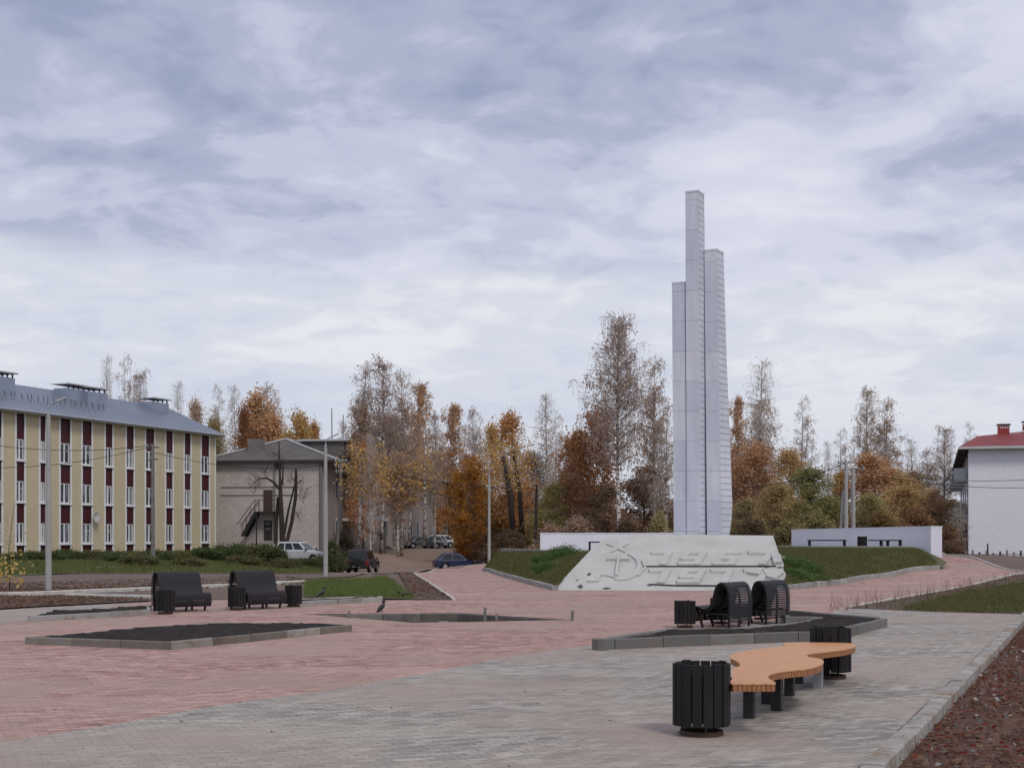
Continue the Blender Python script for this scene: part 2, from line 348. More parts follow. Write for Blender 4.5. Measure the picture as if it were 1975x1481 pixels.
M['dark_gap'] = mat('dark_soffit', (.05, .045, .042), None, 2, .9)
def glassm(name, a, b):
    n = NT(name); col = n.mix(n.ramp(n.noise(1.7, 2, .5, n.vec((3, 3, .4))), [(.5, 0.0), (.55, 1.0)], 'LINEAR'), a, b); n.b.inputs['Specular IOR Level'].default_value = .5; return n.done(col, .08)
M['glass'] = glassm('window_glass', (.012, .015, .022), (.075, .085, .11))
M['glass2'] = glassm('window_glass_curtained', (.07, .08, .10), (.22, .23, .26))
M['carglass'] = mat('car_glass', (.012, .014, .016), None, 2, .06, spec=.6)
M['roofmetal'] = mat('grey_metal_roof', (.26, .29, .35), (.21, .24, .30), .5, .38, .35, stretch=(1, 1, 1))
M['shaft'] = mat('zinc_shaft', (.30, .345, .44), (.24, .28, .36), 1.2, .45, .3)
def brickm(name, a, b, m, bw, bh):
    n = NT(name); cb = n.n('ShaderNodeCombineXYZ'); sp = n.n('ShaderNodeSeparateXYZ'); n.L.new(n.tc.outputs['Object'], sp.inputs[0])
    n.L.new(n.math('ADD', sp.outputs[0], sp.outputs[1]), cb.inputs[0]); n.L.new(sp.outputs[2], cb.inputs[1])
    t = n.n('ShaderNodeTexBrick'); n.L.new(cb.outputs[0], t.inputs['Vector']); n.set(t.inputs['Color1'], a); n.set(t.inputs['Color2'], b); n.set(t.inputs['Mortar'], m)
    t.inputs['Scale'].default_value = 1; t.inputs['Brick Width'].default_value = bw; t.inputs['Row Height'].default_value = bh; t.inputs['Mortar Size'].default_value = .016
    col = n.mix(n.ramp(n.noise(.35, 6, .65), [(.4, 0.0), (.7, .5)]), t.outputs[0], tuple(x*.62 for x in a)); return n.done(col, .9)
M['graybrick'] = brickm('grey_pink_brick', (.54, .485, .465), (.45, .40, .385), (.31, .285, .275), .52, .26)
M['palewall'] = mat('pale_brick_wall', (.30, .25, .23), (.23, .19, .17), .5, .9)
M['slate'] = mat('weathered_sheet_roof', (.135, .125, .120), (.088, .080, .078), 1.1, .85, bump=.3, bscale=8)
M['palefascia'] = mat('pale_fascia', (.52, .53, .53), (.40, .41, .41), 2, .7)
M['whitewall'] = mat('whitewashed_wall', (.75, .765, .82), (.68, .695, .76), .35, .8, bump=.3, bscale=5)
M['redroof'] = mat('red_metal_roof', (.24, .055, .058), (.19, .045, .048), 1, .5)
M['redbrick'] = mat('red_chimney', (.30, .05, .045), (.24, .04, .037), 3, .7)
M['brown_door'] = mat('brown_metal_door', (.075, .045, .042), None, 3, .7)
M['bark'] = mat('dark_bark', (.030, .024, .022), (.055, .045, .040), 4, .95, bump=.6, bscale=20, stretch=(1, 1, .3))
M['redbark'] = mat('brown_bark', (.13, .09, .075), (.075, .055, .05), 3, .95, stretch=(1, 1, .3))
def birchm():
    n = NT('birch_bark'); f = n.noise(1, 4, .6, n.vec((3.2, 3.2, 5.5))); col = n.mix(n.ramp(f, [(.50, 0.0), (.57, 1.0)]), (.52, .49, .46), (.05, .045, .04)); return n.done(col, .8)
M['birch'] = birchm()
M['twig'] = mat('birch_twigs', (.36, .285, .255), (.24, .18, .16), 2, .9)
M['twig_pale'] = mat('pale_twigs', (.50, .45, .42), (.34, .29, .27), 2, .9)
M['leaf'] = leafmat('autumn_leaves', (1, 1, 1), (1, 1, 1), use_obj=True)
M['grassblade'] = leafmat('grass_blades', (.085, .15, .035), (.20, .215, .08))
M['weedblade'] = leafmat('mixed_grass_blades', (.075, .095, .03), (.20, .17, .085))
M['shrubleaf'] = leafmat('shrub_leaves', (.055, .09, .03), (.14, .165, .065))
M['juniper'] = leafmat('juniper_needles', (.06, .125, .035), (.15, .225, .075))
M['redleaf'] = leafmat('red_leaf_litter', (.17, .028, .020), (.26, .075, .045))
M['brownleaf'] = leafmat('brown_leaf_litter', (.11, .062, .045), (.26, .17, .12))
M['dryweed'] = leafmat('dry_reddish_weeds', (.16, .06, .05), (.25, .13, .10))
M['yellowleaf'] = leafmat('yellow_leaves', (.60, .38, .08), (.62, .50, .22))
M['tyre'] = mat('tyre_rubber', (.018, .018, .018), None, 5, .9)
M['rim'] = mat('steel_rim', (.45, .46, .48), None, 5, .35, .6)
M['cardark'] = mat('dark_plum_paint', (.028, .016, .020), (.024, .014, .017), 1, .3, spec=.5)
M['carblue'] = mat('blue_paint', (.016, .028, .085), None, 1, .3, spec=.5)
M['cargrey'] = mat('grey_paint', (.10, .11, .12), None, 1, .3, .3, spec=.5)
M['carwhite'] = mat('white_car_paint', (.62, .63, .65), None, 1, .3, spec=.5)
M['carsilver'] = mat('silver_paint', (.36, .37, .38), None, 1, .3, .3, spec=.5)
M['plastic'] = mat('black_plastic', (.02, .02, .02), None, 3, .6)
M['lamp_red'] = mat('red_lamp_lens', (.22, .015, .012), None, 3, .2)
M['lamp_clear'] = mat('clear_lamp_lens', (.6, .6, .6), None, 3, .15)
M['plate'] = mat('number_plate', (.7, .7, .7), None, 3, .5)
M['crowgrey'] = mat('grey_feathers', (.075, .072, .07), None, 20, .8)
M['crowblack'] = mat('black_feathers', (.012, .012, .015), None, 20, .5)
M['wire'] = mat('cable', (.03, .03, .035), None, 3, .7)
M['ceramic'] = mat('insulators', (.5, .5, .5), None, 3, .3)
# ---------------------------------------------------------------- ground
GX = sorted(set([-900, -500, -300, -200, -140, -100, -80, -70, -60, -52]+[float(x) for x in range(-46, 46)]+[50, 58, 66, 80, 100, 140, 200, 300, 500, 900]))
GY = sorted(set([-60, -20, 0, 20, 27, 30, 33, 37, 42]+[float(y) for y in range(46, 166)]+[170, 180, 200, 230, 270, 330, 420, 600, 900, 1500, 2500]))
def in_poly(x, y, poly):
    r = np.zeros(np.shape(x), bool); n = len(poly); j = n-1
    for i in range(n):
        xi, yi = poly[i]; xj, yj = poly[j]
        if yi != yj: r ^= ((yi > y) != (yj > y)) & (x < (xj-xi)*(y-yi)/(yj-yi)+xi)
        j = i
    return r
PIT = [tuple(G(*p, 0).xy) for p in ((590, 1184), (800, 1201), (1104, 1195), (885, 1182))]
def ground():
    m = MB(); nx = len(GX); X, Y = np.meshgrid(GX, GY); Z = h(X, Y)-.02; Z[(Y < 40)] = -.45
    m.v = np.stack([X, Y, Z], -1).reshape(-1, 3).tolist()
    for j in range(len(GY)-1):
        for i in range(nx-1): m.f.append((j*nx+i, j*nx+i+1, (j+1)*nx+i+1, (j+1)*nx+i))
    me = m.build('ground', M['ground'], smooth=True); tag(me, kind='structure')
    return me
ground()
def sheet(name, poly, mt, off, kind='structure', z=None, fine=None, holes=None, rough=0.0, seed=0):
    bm = bmesh.new(); vs = [bm.verts.new((x, y, 0)) for x, y in poly]
    es = [bm.edges.new((vs[i], vs[(i+1) % len(vs)])) for i in range(len(vs))]
    for hp in holes or []:
        hv = [bm.verts.new((x, y, 0)) for x, y in hp]; es += [bm.edges.new((hv[i], hv[(i+1) % len(hv)])) for i in range(len(hv))]
    bmesh.ops.triangle_fill(bm, edges=es, use_beauty=True, use_dissolve=False)
    xs = [v.co.x for v in vs]; ys = [v.co.y for v in vs]
    lx = [g for g in GX if min(xs) < g < max(xs)]; ly = [g for g in GY if min(ys) < g < max(ys)]
    if fine:
        lx = list(np.arange(min(xs)+fine, max(xs), fine)); ly = list(np.arange(min(ys)+fine, max(ys), fine))
    if max(ys) > 46 or fine:
        for g in lx: bmesh.ops.bisect_plane(bm, geom=bm.verts[:]+bm.edges[:]+bm.faces[:], plane_co=(g, 0, 0), plane_no=(1, 0, 0))
        for g in ly: bmesh.ops.bisect_plane(bm, geom=bm.verts[:]+bm.edges[:]+bm.faces[:], plane_co=(0, g, 0), plane_no=(0, 1, 0))
    co = np.array([v.co[:] for v in bm.verts]); zz = h(co[:, 0], co[:, 1])
    rs = np.random.RandomState(seed); e = rs.rand(len(co))*rough
    for v, q, r in zip(bm.verts, zz, e): v.co.z = (q if z is None else z)+off*(1+2*float(sm(46, 60, v.co.y)))+r
    bmesh.ops.recalc_face_normals(bm, faces=bm.faces[:])
    if sum(f.normal.z for f in bm.faces) < 0: bmesh.ops.reverse_faces(bm, faces=bm.faces[:])
    me = bpy.data.meshes.new(name); bm.to_mesh(me); bm.free(); me.materials.append(mt)
    o = bpy.data.objects.new(name, me); C.objects.link(o); tag(o, kind=kind); return o
def gp(*pts): return [tuple(G(*p).xy) if len(p) == 2 else tuple(p[:2]) for p in pts]
KR = [tuple(G(1660, 1481, 0).xy), tuple(G(1975, 1180, 0).xy)]; kd = (Vector(KR[1])-Vector(KR[0])).normalized()
KR0 = Vector(KR[0])-kd*14; KR1 = Vector(KR[1])+kd*.2
W3 = lambda *p: (p[0], p[1], 0)
pav = [(-26, 8), (-14, -3), (KR0.x-.018, KR0.y)]+[(KR1.x-.018, KR1.y)]+gp((1975, 1184), (1800, 1180), (1630, 1172), (1800, 1142), (1900, 1121), (1975, 1106), (2010, 1101), (1975, 1103), (1900, 1085), (1822, 1071), (1790, 1064))+ \
      [(20.8, 70), (19.7, 63)]+gp((1700, 1112), (1610, 1124))+[(9.5, 47.4), (1.35, 47.4)]+gp((1000, 1118), (930, 1098), (962, 1083.5), (880, 1092), (840, 1099), (797, 1106), (830, 1127), (872, 1156), (745, 1157), (580, 1153), (290, 1160), (60, 1172), (0, 1176))+[(-22, 31), (-26, 20)]
sheet('plaza_paving', pav, M['red'], .0, holes=[PIT])
gr = gp((0, 1432), (230, 1396), (420, 1361), (640, 1330), (820, 1299), (1000, 1263), (1150, 1243), (1590, 1185), (1626, 1172.6), (1800, 1180.5), (1972, 1184.5))
gr = [(gr[0][0]-6, gr[0][1]-4)]+gr+[(KR1.x-.02, KR1.y), (KR0.x-.02, KR0.y), (-14, -3)]
sheet('grey_paving', gr, M['gray'], .004, z=0)
sheet('grey_path', gp((-250, 1190), (0, 1177), (60, 1172.5), (288, 1160.8), (100, 1182), (58, 1197), (0, 1203), (-250, 1232)), M['gray'], .004, z=0)
# surrounding surfaces
sheet('dirt_road', gp((-300, 1135), (-300, 1118), (0, 1112), (300, 1106), (480, 1104), (600, 1100), (680, 1096), (740, 1092), (797, 1102), (770, 1104), (680, 1112), (560, 1118), (420, 1128), (200, 1132)), M['dirt'], .008)
sheet('dirt_yard', [(-13, 84), (-12, 96), (-13, 110), (-16, 135), (-16, 175), (0, 175), (-2, 135), (-1.5, 118), (-3.2, 96), (-4.4, 84), (-5.7, 73), (-8, 76)], M['yard'], .016)
sheet('verge_grass', gp((590, 1126), (700, 1119), (745, 1114), (792, 1149), (800, 1156), (585, 1152)), M['turf'], .012)
sheet('verge_soil', gp((757, 1104), (795, 1106), (872, 1157), (800, 1157), (792, 1149)), M['soil'], .02)
sheet('soil_strip', gp((-200, 1180), (0, 1174), (60, 1170), (290, 1158), (290, 1150), (0, 1148), (-200, 1153)), M['soil'], .01)
sheet('right_soil', [(KR0.x, KR0.y), (60, -10), (60, 30)]+gp((2300, 1178), (1980, 1178)), M['leafsoil'], -.11, z=0)
sheet('corner_soil', gp((1630, 1173), (1800, 1142.5), (1900, 1121.5), (1975, 1106.5), (2100, 1110), (2200, 1181), (1975, 1184.2), (1800, 1180.2)), M['soil'], .004)
sheet('corner_grass', gp((1740, 1176), (1830, 1150), (1900, 1136), (1975, 1126), (2080, 1120), (2150, 1181), (1975, 1183.6), (1850, 1180)), M['turf'], .01)
sheet('building_lawn', [tuple(G(px, 1107 if px > 60 else 1114).xy) for px in (-260, 0, 110, 200, 300, 420, 560, 640)]+[(-14.5, 92), (-13, 105), (-14, 118), (-25, 119), (-27, 112), (-36, 90), (-40, 78)], M['turf'], .016)
# ---------------------------------------------------------------- kerbs and beds
def offset_poly(poly, d):
    """inset a counter-clockwise polygon by d"""
    n = len(poly); out = []
    for i in range(n):
        p0 = Vector(poly[i-1]); p1 = Vector(poly[i]); p2 = Vector(poly[(i+1) % n])
        a = (p1-p0).normalized(); b = (p2-p1).normalized(); na = Vector((-a.y, a.x)); nb = Vector((-b.y, b.x))
        m = (na+nb); m = m/max(.35, m.length_squared/2) if m.length > .05 else na
        m = m if m.length < 3 else m.normalized()*3
        out.append(tuple(p1+m*d))
    return out
def kerb_stones(path, w, z0, z1, name, mt, parent, stone=1.0, closed=False, seed=1, zf=None):
    """kerb stones along a path; the stone pattern stays in one mesh"""
    rs = random.Random(seed); m = MB(); pts = [Vector((p[0], p[1])) for p in path]; n = len(pts)
    for i in range(n if closed else n-1):
        a = pts[i]; b = pts[(i+1) % n]; L = (b-a).length; k = max(1, round(L/stone)); t = (b-a)/L; nn = Vector((-t.y, t.x))
        for j in range(k):
            s0 = a+t*(L*j/k+.006); s1 = a+t*(L*(j+1)/k-.006); o = (rs.random()-.5)*.014; dz = (rs.random()-.5)*.016; ro = (rs.random()-.5)*.02
            q = [s0+nn*(o), s1+nn*(o+ro), s1+nn*(o+w+ro), s0+nn*(o+w)]
            g = (lambda x, y: 0) if zf is None else zf
            bv = .015
            top = [q[0]+nn*bv, q[1]+nn*bv, q[2]-nn*bv, q[3]-nn*bv]
            vs = [(p.x, p.y, g(p.x, p.y)+z0) for p in q]+[(p.x, p.y, g(p.x, p.y)+z1-bv+dz) for p in q]+[(p.x, p.y, g(p.x, p.y)+z1+dz) for p in top]
            m.add(vs, [(0,1,5,4),(1,2,6,5),(2,3,7,6),(3,0,4,7),(4,5,9,8),(5,6,10,9),(6,7,11,10),(7,4,8,11),(8,9,10,11)])
    return m.build(name, mt, parent)
def ccw(p): 
    a = sum(p[i-1][0]*p[i][1]-p[i][0]*p[i-1][1] for i in range(len(p))); return p if a > 0 else p[::-1]
def bed(pxs, label, mt, soil_z=.085, hgt=.13, seed=1, kw=.085, heap=.06):
    poly = ccw(gp2(pxs)); c = np.mean(np.array(poly), 0)
    t = empty('flower_bed', (c[0], c[1], 0), 0, label, 'flower bed', 'flower beds on the plaza')
    loc = [(x-c[0], y-c[1]) for x, y in poly]
    kerb_stones(loc, kw, -.1, hgt, 'kerb', mt, t, 1.0, True, seed)
    ins = offset_poly(loc, kw-.02); bm = bmesh.new(); vs = [bm.verts.new((x, y, 0)) for x, y in ins]
    bmesh.ops.triangle_fill(bm, edges=[bm.edges.new((vs[i], vs[(i+1) % len(vs)])) for i in range(len(vs))], use_beauty=True)
    for ax, no in ((0, (1, 0, 0)), (1, (0, 1, 0))):
        q = [v.co[ax] for v in vs]
        for g in np.arange(min(q)+.12, max(q), .14):
            co = [0, 0, 0]; co[ax] = g; bmesh.ops.bisect_plane(bm, geom=bm.verts[:]+bm.edges[:]+bm.faces[:], plane_co=co, plane_no=no)
    rs = np.random.RandomState(seed)
    for v in bm.verts: v.co.z = soil_z-.02+rs.rand()*.045+heap*(.5+.5*math.sin(v.co.x*1.3+seed)*math.cos(v.co.y*1.1))*(0 if v.is_boundary else 1)
    bmesh.ops.recalc_face_normals(bm, faces=bm.faces[:])
    if sum(f.normal.z for f in bm.faces) < 0: bmesh.ops.reverse_faces(bm, faces=bm.faces[:])
    me = bpy.data.meshes.new('soil'); bm.to_mesh(me); bm.free(); me.materials.append(M['black_soil'])
    o = bpy.data.objects.new('soil', me); C.objects.link(o); o.parent = t; return t
def gp2(pts):
    """bed corner pixels; (px,py) on the kerb top (z=.15) or (px,py,z)"""
    return [tuple(G(p[0], p[1], p[2] if len(p) > 2 else 0).xy) for p in pts]
bed([(48, 1242), (330, 1253), (679, 1217), (650, 1214.5), (400, 1212), (150, 1234)],
    'wide diamond bed of black soil with grey kerb, nearest one on the left', M['kerb_mid'], seed=3)
bed([(57, 1199), (290, 1186), (288, 1176), (94, 1187.5)], 'narrow flower bed beside the leftmost curved bench, kerb ending at its bin', M['kerb'], seed=4)
bed([(560, 1170), (738, 1160), (735, 1157), (575, 1163.5)], 'short flower bed to the right of the two left curved benches', M['kerb'], seed=5)
bed([(1150, 1231, .2), (1186, 1229, .2), (1540, 1216, .2), (1605, 1215.5, .2), (1697, 1193.5, .2), (1712, 1190, .2), (1695, 1188.5, .2), (1523, 1175, .2), (1505, 1177, .2), (1515, 1187, .2), (1577, 1187.5, .2), (1540, 1197, .2), (1424, 1209, .2), (1291, 1209, .2)],
    'chevron shaped flower bed of black soil wrapping behind the two right curved benches', M['kerb_dark'], .135, .185, 6, .12)
# the unfinished pit in the middle
cx_, cy_ = np.mean(np.array(PIT), 0); pit = empty('planting_pit', (cx_, cy_, 0), 0, 'sunken unfinished diamond pit with dark kerbs in the middle of the red plaza', 'pit')
pl = ccw([(x-cx_, y-cy_) for x, y in PIT])
kerb_stones(offset_poly(pl, .01), .09, -.34, -.005, 'kerb', M['kerb_black'], pit, 1.0, True, 8)
m = MB(); m.v = [(x, y, -.2) for x, y in offset_poly(pl, .05)]; m.f = [tuple(range(len(pl)))]; m.build('soil', M['soil'], pit)
rs = random.Random(5)
for k in range(14):
    m = MB(); x = rs.uniform(-2.2, 1.6); y = rs.uniform(-.5, .3); s_ = rs.uniform(.04, .13); m.box(x-s_, x+s_, y-s_*.5, y+s_*.5, -.21, -.21+s_, rot_m((0, 0, 0), rs.uniform(-.1, .1))); m.build('stone', M['kerb'], pit)
for px, py, hh, w, lab in ((935, 1197, .30, .075, 'tall wooden stake standing in the central pit'), (957, 1198, .17, .06, 'short pale stake just right of the tall stake in the central pit'),
                      (1103.5, 1196.5, .22, .075, 'wooden stake at the right tip of the central pit'), (673, 1192, .17, .06, 'small stake near the left tip of the central pit')):
    g = G(px, py, 0); m = MB(); z0 = -.2 if px != 1103.5 else 0
    m.tube([(0, 0, z0), (.004, 0, hh*.6), (.01, .004, hh)], [w/2, w/2*.95, w/2*.9], 9)
    tag(m.build('stake', M['oldpost'], loc=(g.x, g.y, 0)), lab, 'stake', 'stakes at the central pit')
# right kerb
t = empty('kerb', (KR1.x, KR1.y, 0), 0, 'long worn concrete kerb between the grey paving and the leafy red soil', 'kerb')
kerb_stones([(0, 0), (KR0.x-KR1.x, KR0.y-KR1.y)], .19, -.3, .035, 'kerb_stones', M['kerb_worn'], t, 1.0, False, 11)
def kerb_line(pts, w, z1, mt, label, seed=1, zf=hz, name='kerb', stone=1.0, z0=-.15):
    p0 = pts[0]; t = kerb_stones([(x, y) for x, y in pts], w, z0, z1, name, mt, None, stone, False, seed, zf); return tag(t, label, 'kerb')
mk_l = [(-1.65, 76), (-.75, 66), (.45, 55), (1.39, 47.45)]
kerb_line(mk_l, .22, .17, M['kerb'], 'grey kerb along the left grass mound beside the monument slab', 3)
mk_r = [(9.55, 47.5), (11.2, 50.5), (13.6, 54.5), (16.8, 59.5), (19.7, 63.2)]
kerb_line(mk_r, .22, .19, M['kerb'], 'grey kerb with pale joints along the right grass mound', 4)
kerb_line(gp((797, 1106.5), (830, 1127), (872, 1156.5)), .1, .05, M['kerb_white'], 'thin pale kerb between dark soil triangle and red path', 5)
kerb_line(gp((797, 1106), (840, 1098.5), (880, 1091.5), (962, 1083.2)), .12, .025, M['kerb_white'], 'thin pale kerb along the far side of the red path near the blue car', 6)
kerb_line(gp((1975, 1106), (1900, 1121), (1800, 1142), (1630, 1172)), .1, .05, M['kerb_white'], 'thin pale kerb between the right red ramp and the dark soil wedge', 7)
kerb_line(gp((1790, 1064), (1822, 1070.5), (1900, 1084.5), (1975, 1102.5)), .1, .05, M['kerb_white'], 'thin pale kerb on the far side of the right red ramp', 8)
kerb_line(gp((-150, 1151), (60, 1147), (285, 1137.5), (440, 1131), (620, 1122), (705, 1119)), .40, .10, M['kerb_white'], 'long pale concrete strip running behind the left benches', 9, name='concrete_strip', stone=2.2)
kerb_line(gp((125, 1150), (290, 1154.5), (300, 1154.6)), .30, .09, M['kerb_white'], 'second pale concrete strip branching off behind the leftmost bench', 10, name='concrete_strip', stone=2.2)
# ---------------------------------------------------------------- mounds and terraces
def ruled(name, A, B, bulge, nt, ns, mt, seed, kind='structure'):
    def pt(L, t):
        L = [Vector(p) for p in L]; d = [0]
        for i in range(1, len(L)): d.append(d[-1]+(L[i]-L[i-1]).length)
        s_ = t*d[-1]
        for i in range(1, len(L)):
            if s_ <= d[i]+1e-6: return L[i-1].lerp(L[i], (s_-d[i-1])/(d[i]-d[i-1]))
        return L[-1]
    m = MB(); rs = np.random.RandomState(seed)
    for i in range(nt+1):
        a = pt(A, i/nt); b = pt(B, i/nt)
        for j in range(ns+1):
            s_ = j/ns; p = a.lerp(b, s_); e = math.sin(s_*math.pi); p.z += bulge*e+(rs.rand()-.5)*.05*e; m.v.append(tuple(p))
    for i in range(nt):
        for j in range(ns):
            q = i*(ns+1)+j; m.f.append((q, q+1, q+ns+2, q+ns+1))
    o = m.build(name, mt, smooth=True)
    if o.data.polygons[0].normal.z < 0: o.data.flip_normals()
    return tag(o, kind=kind)
ZL, ZR = 1.06, 1.22
A = [(x+.12, y, hz(x, y)+.12) for x, y in mk_l]; B = [(-.4, 74.5, ZL), (1.2, 68, ZL), (3.0, 60, ZL+.04), (4.3, 55, 1.3)]
moundL = ruled('grass_mound', A, B, .22, 40, 14, M['turf'], 1)
A2 = [(x-.02, y+.12, hz(x, y)+.14) for x, y in mk_r]; B2 = [(10.3, 57, 1.30), (11.2, 64, 1.3), (13.4, 70, ZR+.03), (17, 70, ZR), (20.6, 70, ZR-.04)]
moundR = ruled('grass_mound', A2, B2, .20, 44, 14, M['turf'], 2)
ruled('grass_mound', [(-1.5, 76, .08), (-.8, 80, .1), (1, 83, .1)], [(-.4, 74.5, ZL), (0, 76, ZL), (1.65, 79.5, ZL)], .05, 10, 6, M['turf'], 3)
ruled('grass_mound', [(19.75, 63.3, .42), (20.9, 66, .6), (22.2, 72, .86)], [(20.5, 69.9, ZR-.05), (20.6, 70.1, ZR-.05), (21, 71.5, ZR-.1)], .06, 10, 6, M['turf'], 4)
def flat(name, pts, z, mt, lab=None, thick=.5):
    m = MB(); m.prism(ccw(pts), z-thick, z); o = m.build(name, mt); return tag(o, kind='structure')
flat('terrace_paving', [(-.4, 74.6), (1.2, 68.1), (3.0, 60.1), (4.3, 55), (11, 55), (11, 79.9), (1.6, 79.9)], ZL, M['gray'], thick=.9)
flat('terrace_paving', [(11.02, 58), (11.3, 64.1), (13.4, 70.1), (20.5, 70.1), (21.6, 74), (17.4, 90), (11.02, 90)], ZR, M['gray'], thick=.9)
def edge_slab(pts, z, label):
    m = MB()
    for a, b in zip(pts[:-1], pts[1:]):
        m.bar((a[0], a[1], z-.02), (b[0], b[1], z-.02), .35, .22)
    return tag(m.build('terrace_edge', M['kerb']), label, 'terrace edge')
edge_slab([(-.45, 74.5), (1.2, 68.0), (3.0, 60.0), (4.2, 56.2)], ZL+.04, 'grey concrete edge of the terrace behind the left grass mound')
edge_slab([(13.4, 69.95), (17, 69.9), (20.4, 69.95)], ZR+.04, 'grey concrete edge of the terrace behind the right grass mound')
def white_wall(pts, thick, z0, z1a, z1b, label):
    t = empty('white_wall', (pts[0][0], pts[0][1], z0), 0, label, 'wall', 'white walls behind the monument')
    a, b = Vector(pts[0]), Vector(pts[1]); d = (b-a).normalized(); n = Vector((-d.y, d.x))
    q = [a, b, b+n*thick, a+n*thick]; m = MB(); vs = [(p.x, p.y, z0) for p in q]+[(q[0].x, q[0].y, z1a-.05), (q[1].x, q[1].y, z1b-.05), (q[2].x, q[2].y, z1b-.05), (q[3].x, q[3].y, z1a-.05)]
    fs = [(0,3,2,1),(4,5,6,7),(0,1,5,4),(1,2,6,5),(2,3,7,6),(3,0,4,7)]; m.add(vs, fs); m.build('wall', M['white_paint'], t, world=True)
    m = MB(); q = [a-n*.02-d*.02, b-n*.02+d*.02, b+n*(thick+.02)+d*.02, a+n*(thick+.02)-d*.02]
    m.add([(p.x, p.y, (z1a, z1b, z1b, z1a)[i]-.05) for i, p in enumerate(q)]+[(p.x, p.y, (z1a, z1b, z1b, z1a)[i]+.01) for i, p in enumerate(q)], fs); m.build('coping', M['white_paint'], t, world=True)
white_wall([(1.65, 80), (11, 80)], .5, .3, 2.03, 2.03, 'low white wall left of the pylons, behind the left mound')
wr = [(17.9, 88), (21.4, 70.2)]
wd = (Vector(wr[1])-Vector(wr[0])).normalized()
white_wall([wr[1], wr[0]][::-1], .62, .3, 2.27, 2.36, 'higher white wall right of the monument, behind the right mound')
# terrace furniture
def park_seat(loc, rz, L, legs, label, hh=.45):
    t = empty('backless_bench', loc, rz, label, 'bench', 'plain black benches on the terraces')
    m = MB(); 
    for k in (-1, 0, 1): m.box(-L/2, L/2, k*.13-.055, k*.13+.055, hh-.06, hh)
    m.build('seat', M['black'], t)
    for x in legs: 
        m = MB(); m.box(x-.04, x+.04, -.17, -.10, 0, hh-.06); m.box(x-.04, x+.04, .10, .17, 0, hh-.06); m.box(x-.04, x+.04, -.099, .099, 0, .06); m.build('leg', M['black'], t)
park_seat(Vector((PX(1595, 70.9), 70.9, ZR)), 0, 1.95, (-.90, .90), 'long black backless bench on the right terrace, left of the terrace bin')
park_seat(Vector((PX(1707, 70.9), 70.9, ZR)), 0, 1.68, (-.2, .14, .78), 'shorter black backless bench on the right terrace, right of the terrace bin')
park_seat(Vector((PX(1158, 64), 64, ZL)), 0, 1.1, (-.5, .5), 'black backless bench on the left terrace, half hidden by the monument slab', .55)
# ---------------------------------------------------------------- monument
mon = empty('monument', (6.5, 50, 0), 0, 'white monument of three tall pylons of different height behind a sloping carved slab', 'monument')
S0, S1, S2, S3 = Vector((1.39, 47.5, 0)), Vector((9.42, 47.5, 0)), Vector((9.87, 52.2, 1.95)), Vector((3.70, 52.2, 1.95))
sn = (S1-S0).cross(S3-S0).normalized()
if sn.y > 0: sn = -sn
def sp(px, py, up=0.0):
    r = Vector(((px-CX)/F, 1, -(py-HY)/F)); o = Vector((0, 0, HC)); q = S0+sn*up
    return o+r*((q-o).dot(sn)/r.dot(sn))
slab_out = [sp(1066, 1138), sp(1514, 1138.5), sp(1506, 1128), sp(1511, 1117), sp(1516, 1107), sp(1509, 1095), sp(1512, 1088), sp(1502, 1066), sp(1491, 1032.5), sp(1330, 1031), sp(1176, 1032.5), sp(1148, 1051)]
def plane_prism(m, pts, d0, d1):
    n = len(pts); m.add([p+sn*d0 for p in pts]+[p+sn*d1 for p in pts], [tuple(range(n-1, -1, -1)), tuple(range(n, 2*n))]+[(i, (i+1) % n, n+(i+1) % n, n+i) for i in range(n)])
def finish(m, name, mt, par):
    o = m.build(name, mt, par, world=False)
    bm = bmesh.new(); bm.from_mesh(o.data); bmesh.ops.recalc_face_normals(bm, faces=bm.faces[:])
    bmesh.ops.triangulate(bm, faces=[f for f in bm.faces if len(f.verts) > 4])
    l = Vector((0, 0, 0)); q = par
    while q is not None: l += q.location; q = q.parent
    for v in bm.verts: v.co -= l
    bm.to_mesh(o.data); bm.free(); return o
m = MB(); plane_prism(m, slab_out, -.45, 0); 
bk = [S0+Vector((.6, .5, -.1)), S1+Vector((-.1, .5, -.1)), Vector((9.8, 54.5, -.1)), Vector((4.2, 54.5, -.1))]
m.add(bk+[S0+Vector((.6, .5, .05)), S1+Vector((-.1, .5, .05)), Vector((9.75, 54.5, 1.7)), Vector((4.3, 54.5, 1.7))], [(0,3,2,1),(4,5,6,7),(0,1,5,4),(1,2,6,5),(2,3,7,6),(3,0,4,7)])
slab = finish(m, 'relief_slab', M['slab'], mon)
def z6(p): return (1060+p[0]/4.1146, 960+p[1]/4.1146)
def z5(p): return (800+p[0]/4.4886, 900+p[1]/4.4886)
def relief(name, strokes, w, zf, hh=.07, par=None, mt=None):
    """raised strokes: each a list of zoom pixels; width w pixels across"""
    m = MB()
    for st in strokes:
        q = [sp(*zf(p)) for p in st]; ww = w*F_px; hh += .004
        for a, b in zip(q[:-1], q[1:]):
            hh += .005; d = (b-a).normalized(); s_ = d.cross(sn); e = d*ww*.35
            A_ = [a-s_*ww/2-e, b-s_*ww/2+e, b+s_*ww/2+e, a+s_*ww/2-e]; I = [a-s_*ww*.38-e*.8, b-s_*ww*.38+e*.8, b+s_*ww*.38+e*.8, a+s_*ww*.38-e*.8]
            m.add([p-sn*.02 for p in A_]+[p+sn*hh for p in I], [(0,3,2,1),(4,5,6,7),(0,1,5,4),(1,2,6,5),(2,3,7,6),(3,0,4,7)])
    return finish(m, name, mt or M['slab'], par or slab)
F_px = 48.5/F
